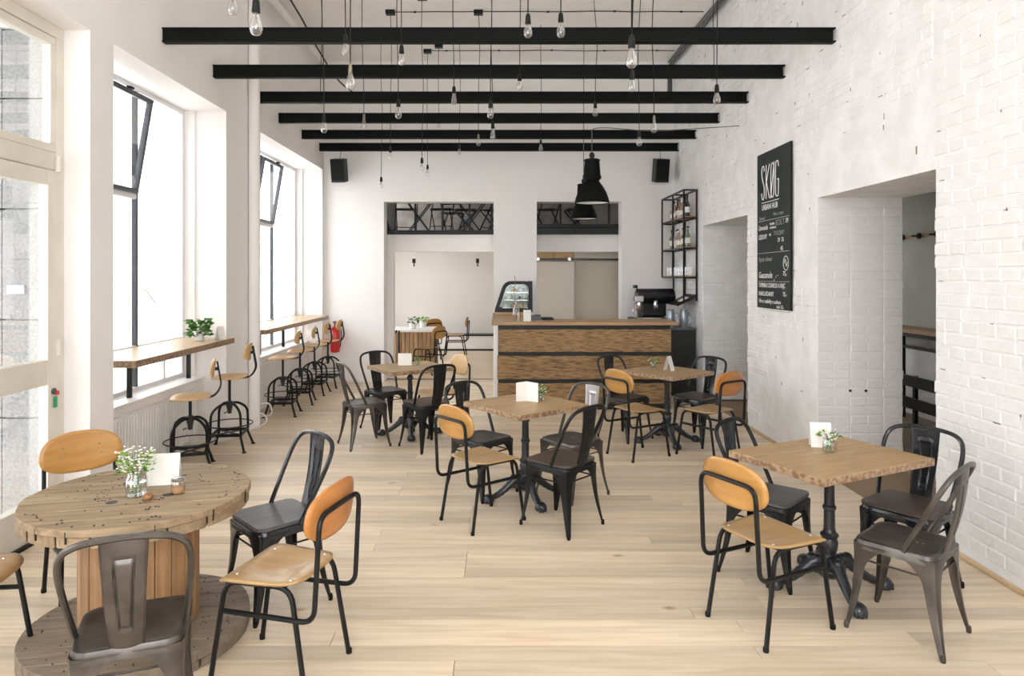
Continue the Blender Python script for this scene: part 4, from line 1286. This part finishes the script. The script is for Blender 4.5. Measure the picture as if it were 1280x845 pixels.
def bottle(x, y, z, kind, label, group):
    nm, mt, h, r = BT[kind]
    t = thing('bottle', label, 'bottle', (x, y, z), 0, group)
    part('glass', ('bt', kind), lambda: MB().lathe([(r * .92, 0), (r, .006), (r, h * .58), (r * .75, h * .68), (r * .36, h * .76), (r * .36, h * .96), (r * .4, h * .965), (r * .4, h)], 14), mt, t)
    part('cap', ('btc', kind), lambda: MB().lathe([(r * .44, h * 1.0005), (r * .44, h * 1.09), (r * .3, h * 1.1)], 10), M_black if kind != 3 else M_card, t)
    part('paper_label', ('btl', kind), lambda: MB().lathe([(r * 1.015, h * .2), (r * 1.015, h * .48)], 14, caps=False), M_card if kind != 2 else M_beige, t)


names = ['%s on the top rack shelf', '%s on the middle rack shelf']
seq = [[1, 0, 0, 3, 2, 0, 1, 3, 2, 3, 0], [2, 4, 4, 2, 3, 2, 3, 2, 2, 4]]
for s, z in ((0, 2.605), (1, 2.165)):
    n = len(seq[s])
    for j, k in enumerate(seq[s]):
        bottle(XR - .115 + R.uniform(-.025, .03), 9.90 + j * 1.12 / n, z, k, names[s] % BT[k][0], '%s, shelf %d' % (BT[k][0], s + 1))
for j in range(12):
    xx = XR - .16 + .10 * (j % 2); yy = 9.90 + j * .093
    t = thing('drinking_glass', 'clear tumbler standing on the lowest wooden rack shelf', 'glass', (xx, yy, 1.7395), 0, 'tumblers on the rack')
    part('glass', 'tumbler', lambda: MB().lathe([(.002, .003), (.03, .0), (.038, .006), (.044, .13)], 16, caps=False), M_bulb, t)

# ------------------------------------------------------------------ lamps, speakers
def lamp(x, y, zr, label, cordpts):
    t = thing('pendant_lamp', label, 'pendant lamp', (x, y, zr))
    sh = [(.205, 0), (.208, .004), (.206, .012), (.195, .06), (.170, .13), (.135, .195), (.098, .245), (.085, .262), (.080, .27)]
    MB().lathe(sh + [(.076, .268), (.094, .243), (.131, .193), (.166, .128), (.191, .06), (.202, .012), (.205, 0)], 36, caps=False).build('shade', M_beam, t)
    MB().lathe([(.1985, .012), (.1895, .058), (.1645, .126), (.1295, .191), (.0925, .241), (.070, .262)], 36, caps=False).build('reflector', M_white, t)
    MB().lathe([(.078, .255), (.085, .268), (.105, .30), (.108, .31), (.103, .32), (.10, .34), (.090, .50), (.096, .505), (.096, .52), (.08, .527), (.03, .535)], 28).build('housing', M_beam, t)
    MB().lathe([(.004, .528), (.026, .54), (.034, .565), (.03, .59), (.014, .61)], 16).build('cap', M_black, t)
    MB().lathe([(.05, .19), (.06, .16), (.05, .12), (.02, .095), (.002, .09)], 16).build('bulb', M_card, t)
    m = MB()
    for a in (0, PI): m.box(.098 * math.cos(a) - .012, .098 * math.cos(a) + .012, -.01, .01, .29, .335)
    m.build('clip', M_black, t, False)
    MB().tube(catmull([Vector(p) - Vector((x, y, zr)) for p in cordpts], 5), .0055, 6).build('cord', M_grey, t)
    return t


lamp(1.105, 8.10, 2.605, 'big black enamel factory lamp hanging in front of the counter', [(1.105, 8.10, 3.20), (1.105, 8.10, 3.42), (1.12, 8.10, 3.49), (1.3, 8.1, 3.505), (1.8, 8.1, 3.47), (2.4, 8.1, 3.50), (2.864, 8.1, 3.53)])
lamp(1.266, 10.2, 2.59, 'black enamel factory lamp hanging over the work area behind the counter', [(1.266, 10.2, 3.19), (1.266, 10.2, 4.0), (1.27, 10.2, 5.248)])
for i, (px, lbl) in enumerate(((423.5, 'black loudspeaker high on the back wall by the windows'), (826.5, 'black loudspeaker high on the back wall above the bottle rack'))):
    x = (px - 624) / F * 10.85
    s = thing('loudspeaker', lbl, 'speaker', (x, 10.95, 3.25), math.radians(-4 if i == 0 else 4))
    s.rotation_euler[0] = math.radians(12)
    MB().prism([(-.11, -.12), (.11, -.12), (.10, .12), (-.10, .12)], .37, lambda u, v, w: (u, v, w)).build('cabinet', M_dark, s, False, bevel=.006)
    MB().box(-.10, .10, -.128, -.1205, .03, .36).build('grille', M_rubber, s, False, bevel=.004)
    MB().lathe([(.07, 0), (.075, .004), (.05, .006)], 20, (0, -.1275, .13), axis='y').build('driver', M_rubber, s)
    MB().box(-.03, .03, .12, .2, .15, .22).build('bracket', M_black, s, False)
    MB().tube([(0, .05, .37), (.01, .12, .5), (.0, .17, .62)], .004, 5).build('wire', M_black, s)

# ------------------------------------------------------------------ chalkboard
bw_, bh_ = .85, 1.66; by = 7.48; bz = 1.40
cbd = thing('chalkboard', 'tall black chalkboard menu hung on the white brick wall', 'chalkboard', (XR - .014, by, bz))
# local frame of lettering: u along -y, v up
MB().box(-.018, 0, -bw_, 0, 0, bh_).build('board', M_chalkb, cbd, False, bevel=.003)
MB().box(-.0185, .002, -bw_ - .004, -bw_ - .0005, 0, bh_).build('edge_strip', M_black, cbd, False)


def stroke(m, pts, r=.006, sm=True):
    pp = catmull([(0, -u, v) for u, v in pts], 6) if sm else [Vector((0, -u, v)) for u, v in pts]
    return m.tube([p + Vector((-.0185, 0, 0)) for p in pp], r, 5)


m = MB()
v0, v1 = 1.16, 1.52; r_ = .0055
stroke(m, [(.20, v1 - .06), (.195, v1 - .015), (.165, v1), (.14, v1 - .03), (.14, v1 - .10), (.165, v1 - .16), (.20, v0 + .13), (.20, v0 + .04), (.17, v0), (.14, v0 + .02), (.135, v0 + .07)], r_)
stroke(m, [(.255, v1), (.255, v0)], r_, False); stroke(m, [(.345, v1), (.258, v0 + .17)], r_, False); stroke(m, [(.262, v0 + .18), (.345, v0)], r_, False)
stroke(m, [(.42, v1), (.385, v1 - .04), (.38, (v0 + v1) / 2), (.385, v0 + .04), (.42, v0), (.455, v0 + .04), (.46, (v0 + v1) / 2), (.455, v1 - .04), (.42, v1)], r_); stroke(m, [(.375, v0 - .005), (.465, v1 + .005)], r_, False)
stroke(m, [(.575, v1 - .06), (.565, v1 - .015), (.535, v1), (.505, v1 - .03), (.50, (v0 + v1) / 2), (.505, v0 + .03), (.535, v0), (.57, v0 + .02), (.575, v0 + .12), (.575, v0 + .17), (.545, v0 + .17)], r_)
stroke(m, [(.13, 1.125), (.585, 1.125)], .004, False)
m.build('logo_lettering', M_chalk, cbd)
fn_cache = {}


def text(body, u, v, size, mat, shear=0, sx=1.0):
    c = bpy.data.curves.new('t', 'FONT'); c.body = body; c.size = size; c.shear = shear; c.resolution_u = 2; c.extrude = .0006
    o = bpy.data.objects.new('t', c); COL.objects.link(o)
    bpy.context.view_layer.update()
    me = bpy.data.meshes.new_from_object(o.evaluated_get(bpy.context.evaluated_depsgraph_get()))
    bpy.data.objects.remove(o); bpy.data.curves.remove(c)
    me.materials.clear(); me.materials.append(mat); me.name = 'lettering'
    p = bpy.data.objects.new('lettering', me); COL.objects.link(p); p.parent = cbd
    p.matrix_local = Matrix(((0, 0, -1, -.0195), (-sx, 0, 0, -u), (0, 1, 0, v), (0, 0, 0, 1)))
    return p


text('URBAN HUB', .135, 1.045, .085, M_chalk, 0, .88)
text('Domaci', .06, .945, .05, M_chalkdim, .2); text('Pivo z cepu', .44, .965, .055, M_chalkdim, .1)
text('Limonada', .05, .835, .075, M_chalk, .1, .85); text('bezinka', .35, .875, .04, M_chalk, .2); text('rebarbora', .35, .835, .04, M_chalk, .2)
text('KOLT', .50, .86, .085, M_chalkdim); text('39', .74, .87, .07, M_chalk)
text('LEDOVY', .05, .735, .075, M_chalk, 0, .8); text('caj', .33, .765, .045, M_chalk, .2); text('TOCENY', .45, .76, .065, M_chalkdim); text('29  35', .55, .69, .06, M_chalk)
text('Bagety a domaci', .05, .50, .068, M_chalkdim, .2, .8); text('45', .62, .60, .065, M_chalk)
text('Guacamole', .05, .27 + .05, .095, M_chalk, .1, .85); text(', -', .50, .33, .08, M_chalk); text('75,-', .68, .345, .065, M_chalk)
text('TOPINKA S SUNKOU A RAJC', .05, .22, .07, M_chalk, 0, .76); text('NAKLADANY', .05, .13, .07, M_chalk, 0, .95); text('75,-', .68, .14, .06, M_chalk)
text('Vino z nabidky a sudove', .05, .055, .062, M_chalk, .25, .95); text('male 35,-', .52, .012, .05, M_chalk, .2)
m = MB()
stroke(m, [(.04, .93), (.83, .935)], .0015, False); stroke(m, [(.04, .585), (.83, .59)], .0015, False); stroke(m, [(.04, .285), (.45, .285), (.47, .31), (.47, .285), (.83, .285)], .0015, False)
stroke(m, [(.75 + .06 * math.cos(a * PI / 8), .47 + .07 * math.sin(a * PI / 8)) for a in range(17)], .003); stroke(m, [(.71, .47), (.74, .51), (.76, .44), (.79, .48)], .003)
m.build('chalk_rules', M_chalk, cbd)

# ------------------------------------------------------------------ side room: hat rack, bar shelf, bench
hr = thing('hat_rack', 'black rail with round hooks on the grey side room wall', 'hat rack', (5.29, 6.2, 2.24))
MB().box(-.02, .0, 0, 3.2, -.02, .02).build('rail', M_ctop, hr, False)
for k in range(9):
    MB().lathe([(.012, 0), (.012, .06), (.035, .075), (.04, .10), (.02, .115)], 14, (-.135, .2 + k * .35, 0), axis='x').build('hook', M_black, hr)
sb = thing('side_room_bar', 'wooden bar shelf on a black frame in the side room', 'bar shelf', (5.0, 6.0, 0))
MB().box(-.05, .29, 0, 4.0, 1.05, 1.10).build('bar_top', M_ctop, sb, False, bevel=.004)
m = MB(); m.box(-.02, .02, .0, 4.0, 1.0, 1.049); m.box(-.02, .02, 0, 4, .86, .89)
m.build('rail', M_black, sb, False)
for yy in (.4, 1.4, 2.4, 3.4): MB().box(-.02, .02, yy, yy + .04, .0, .999).build('post', M_black, sb, False)
MB().box(.20, .285, 0, 4.0, .0, .86).build('back_panel', M_plaster, sb, False)
bn = thing('slatted_bench', 'black two-board bench in front of the side room wall', 'bench', (4.86, 6.2, 0))
for z in (.17, .43): MB().box(0, .03, 0, 3.6, z, z + .13).build('board', M_black, bn, False, bevel=.004)
for yy in (.3, 1.8, 3.3): MB().box(.031, .07, yy, yy + .05, 0, .56).build('post', M_black, bn, False)
so = MB().box(XR + .28, XR + .30, A[1] - .016, A[1] - .006, .70, .72).box(XR + .42, XR + .44, A[1] - .016, A[1] - .006, .70, .72).build('socket_holes', M_black, wall_right, False)

# ------------------------------------------------------------------ far room furniture
ftb = thing('slat_table', 'white-topped table with a body of upright pine slats in the far room', 'table', (-1.72, 12.75, 0))
MB().box(-.50, .62, -.40, .45, .715, .755).build('table_top', M_white, ftb, False, bevel=.004)
MB().box(-.28, .55, -.26, .26, .02, .70).build('core', M_dark, ftb, False)
for k in range(11):
    x = -.30 + k * .077
    MB().box(x, x + .066, -.30 + R.uniform(-.004, .004), -.262, .0, .712).build('slat', M_plank, ftb, False, bevel=.003, seg=1)
sr_ = thing('stair_rail', 'short black steel railing at the edge of the far room opening', 'railing', (-1.93, 12.05, 0))
MB().bar((-.02, .0, .62), (.10, .1, .76), .03, .03).build('handrail', M_black, sr_, False)
for (x, z) in ((.02, .64), (.13, .76)): MB().box(x, x + .03, .06, .09, 0, z).build('post', M_black, sr_, False)
for i, (x, y, s) in enumerate(((-1.60, 12.62, 1.0), (-1.45, 12.98, .85))):
    t = thing('potted_plant', 'green bushy plant in a white pot on the slat table, %s' % ('the larger one' if i == 0 else 'the smaller paler one'), 'plant', (x, y, .7555))
    MB().lathe([(.045, 0), (.06, .01), (.07, .10), (.062, .1), (.055, .02)], 16).build('pot', M_white, t)
    leaves(MB(), (0, 0, .10), 46, .09 * s, .10 * s, .055, random.Random(20 + i)).build('leaves', M_leaf if i == 0 else M_lime, t)
ply_chair(-1.27, 12.12, -.85, .5, 'plywood chair pulled up beside the slat table in the far room')
ply_chair(-1.50, 14.2, -.6, .8, 'plywood chair standing behind the slat table in the far room')
ply_chair(-.95, 14.75, -1, .05, 'plywood chair seen side-on before the far room bench')
lb_ = thing('wall_bench', 'low white wall bench with black edge in the far room', 'bench', (-3.1, 15.75, 0))
MB().box(0, 3.3, .02, .44, .04, .34).build('body', M_warm, lb_, False)
MB().box(0, 3.3, 0, .44, .341, .37).build('edge', M_black, lb_, False)
MB().box(0, 3.3, .005, .4, .0, .039).build('plinth', M_black, lb_, False)
for i, px in enumerate((517.5, 597)):
    x = (px - 624) / F * 15.6
    sp_ = thing('spot_lamp', 'small black spot lamp under the mezzanine, %s' % ('above the slat table plants' if i == 0 else 'above the lone side-on chair'), 'spot lamp', (x, 15.6, 2.08), 0)
    MB().box(-.035, .035, -.035, .035, -.05, .05).build('housing', M_black, sp_, False, bevel=.004)
    MB().tube([(0, 0, .05), (0, 0, .318)], .008, 6).build('stem', M_white, sp_)
    MB().lathe([(.012, -.13), (.015, -.10), (.012, -.051)], 10).build('lamp_tip', M_black, sp_)

# ------------------------------------------------------------------ mezzanine furniture
ZM = 2.506


def fold_chair(x, y, rz, label, group):
    t = thing('folding_chair', label, 'chair', (x, y, ZM), rz, group)
    for s in (-1, 1):
        def leg():
            m = MB()
            m.bar((.20 * s, .22, 0), (.20 * s, -.20, .82), .014, .022)
            m.bar((.175 * s, -.22, 0), (.175 * s, .18, .45), .014, .022)
            return m
        part('leg', ('fcl', s), leg, M_black, t, smooth=False)
    for k in range(4): part('seat_slat', ('fcs', k), lambda: MB().box(-.19, .19, -.16 + k * .09, -.09 + k * .09, .455, .47), M_black, t, smooth=False)
    for k in range(2): part('back_slat', ('fcb', k), lambda: MB().box(-.20, .20, -.19 + .045 * (1 - k), -.175 + .045 * (1 - k), .62 + k * .10, .68 + k * .10), M_black, t, smooth=False)
    part('rung', 'fcr', lambda: MB().tube([(-.2, .15, .14), (.2, .15, .14)], .008, 6), M_black, t)
    return t


def fold_table(x, y, rz, label, group):
    t = thing('folding_table', label, 'table', (x, y, ZM), rz, group)
    part('table_top', 'ftt', lambda: MB().box(-.30, .30, -.28, .28, .70, .72), M_black, t, smooth=False)
    for s in (-1, 1):
        def legs():
            m = MB(); m.bar((-.26, .24 * s, 0), (.26, .24 * s, .70), .014, .022); m.bar((.26, .22 * s, 0), (-.26, .22 * s, .70), .014, .022)
            return m
        part('leg_cross', ('ftl', s), legs, M_black, t, smooth=False)
    return t


def fold_stool(x, y, rz, label, group):
    t = thing('folding_stool', label, 'stool', (x, y, ZM), rz, group)
    part('seat', 'fss', lambda: MB().box(-.2, .2, -.17, .17, .44, .46), M_black, t, smooth=False)
    for s in (-1, 1):
        def legs():
            m = MB(); m.bar((-.2, .15 * s, 0), (.2, .15 * s, .44), .014, .026); m.bar((.2, .13 * s, 0), (-.2, .13 * s, .44), .014, .026)
            return m
        part('leg_cross', ('fsl', s), legs, M_black, t, smooth=False)
    return t


g = 'folding furniture on the mezzanine'
fold_chair(-1.72, 12.6, .2, 'black folding chair on the mezzanine beside the white stair wall', g)
fold_table(-1.55, 13.2, .1, 'black folding table on the mezzanine nearest the white stair wall', g)
fold_chair(-1.05, 12.6, 3.0, 'black folding chair on the mezzanine with its back to the railing', g)
fold_chair(-.92, 13.4, -.3, 'black folding chair in the middle of the mezzanine row', g)
fold_stool(-.62, 12.6, 0.05, 'low black folding stool on the mezzanine behind the railing', g)
fold_table(-.55, 13.6, 0, 'black folding table in the middle of the mezzanine', g)
fold_chair(-.12, 12.8, 1.2, 'black folding chair on the mezzanine seen side-on above the pillar', g)
fold_chair(.12, 13.7, -1.4, 'black folding chair on the mezzanine with pale wall behind it', g)
fold_chair(.92, 12.7, 2.5, 'black folding chair on the mezzanine above the sliding door', g)
fold_stool(1.42, 12.55, .1, 'low black folding stool on the mezzanine above the sliding door', g)
rg = thing('mezzanine_railing', 'black steel railing posts along the mezzanine edge', 'railing', (0, 11.75, ZM))
for x in (-1.45, -.98, -.51, -.13, 1.06, 1.9): MB().box(x - .018, x + .018, 0, .036, 0, 1.0).build('post', M_black, rg, False)
MB().box(-2.0, 2.9, -.005, .041, 1.001, 1.04).build('top_rail', M_black, rg, False)
print('planks', cnt, 'bricks', brick_n)
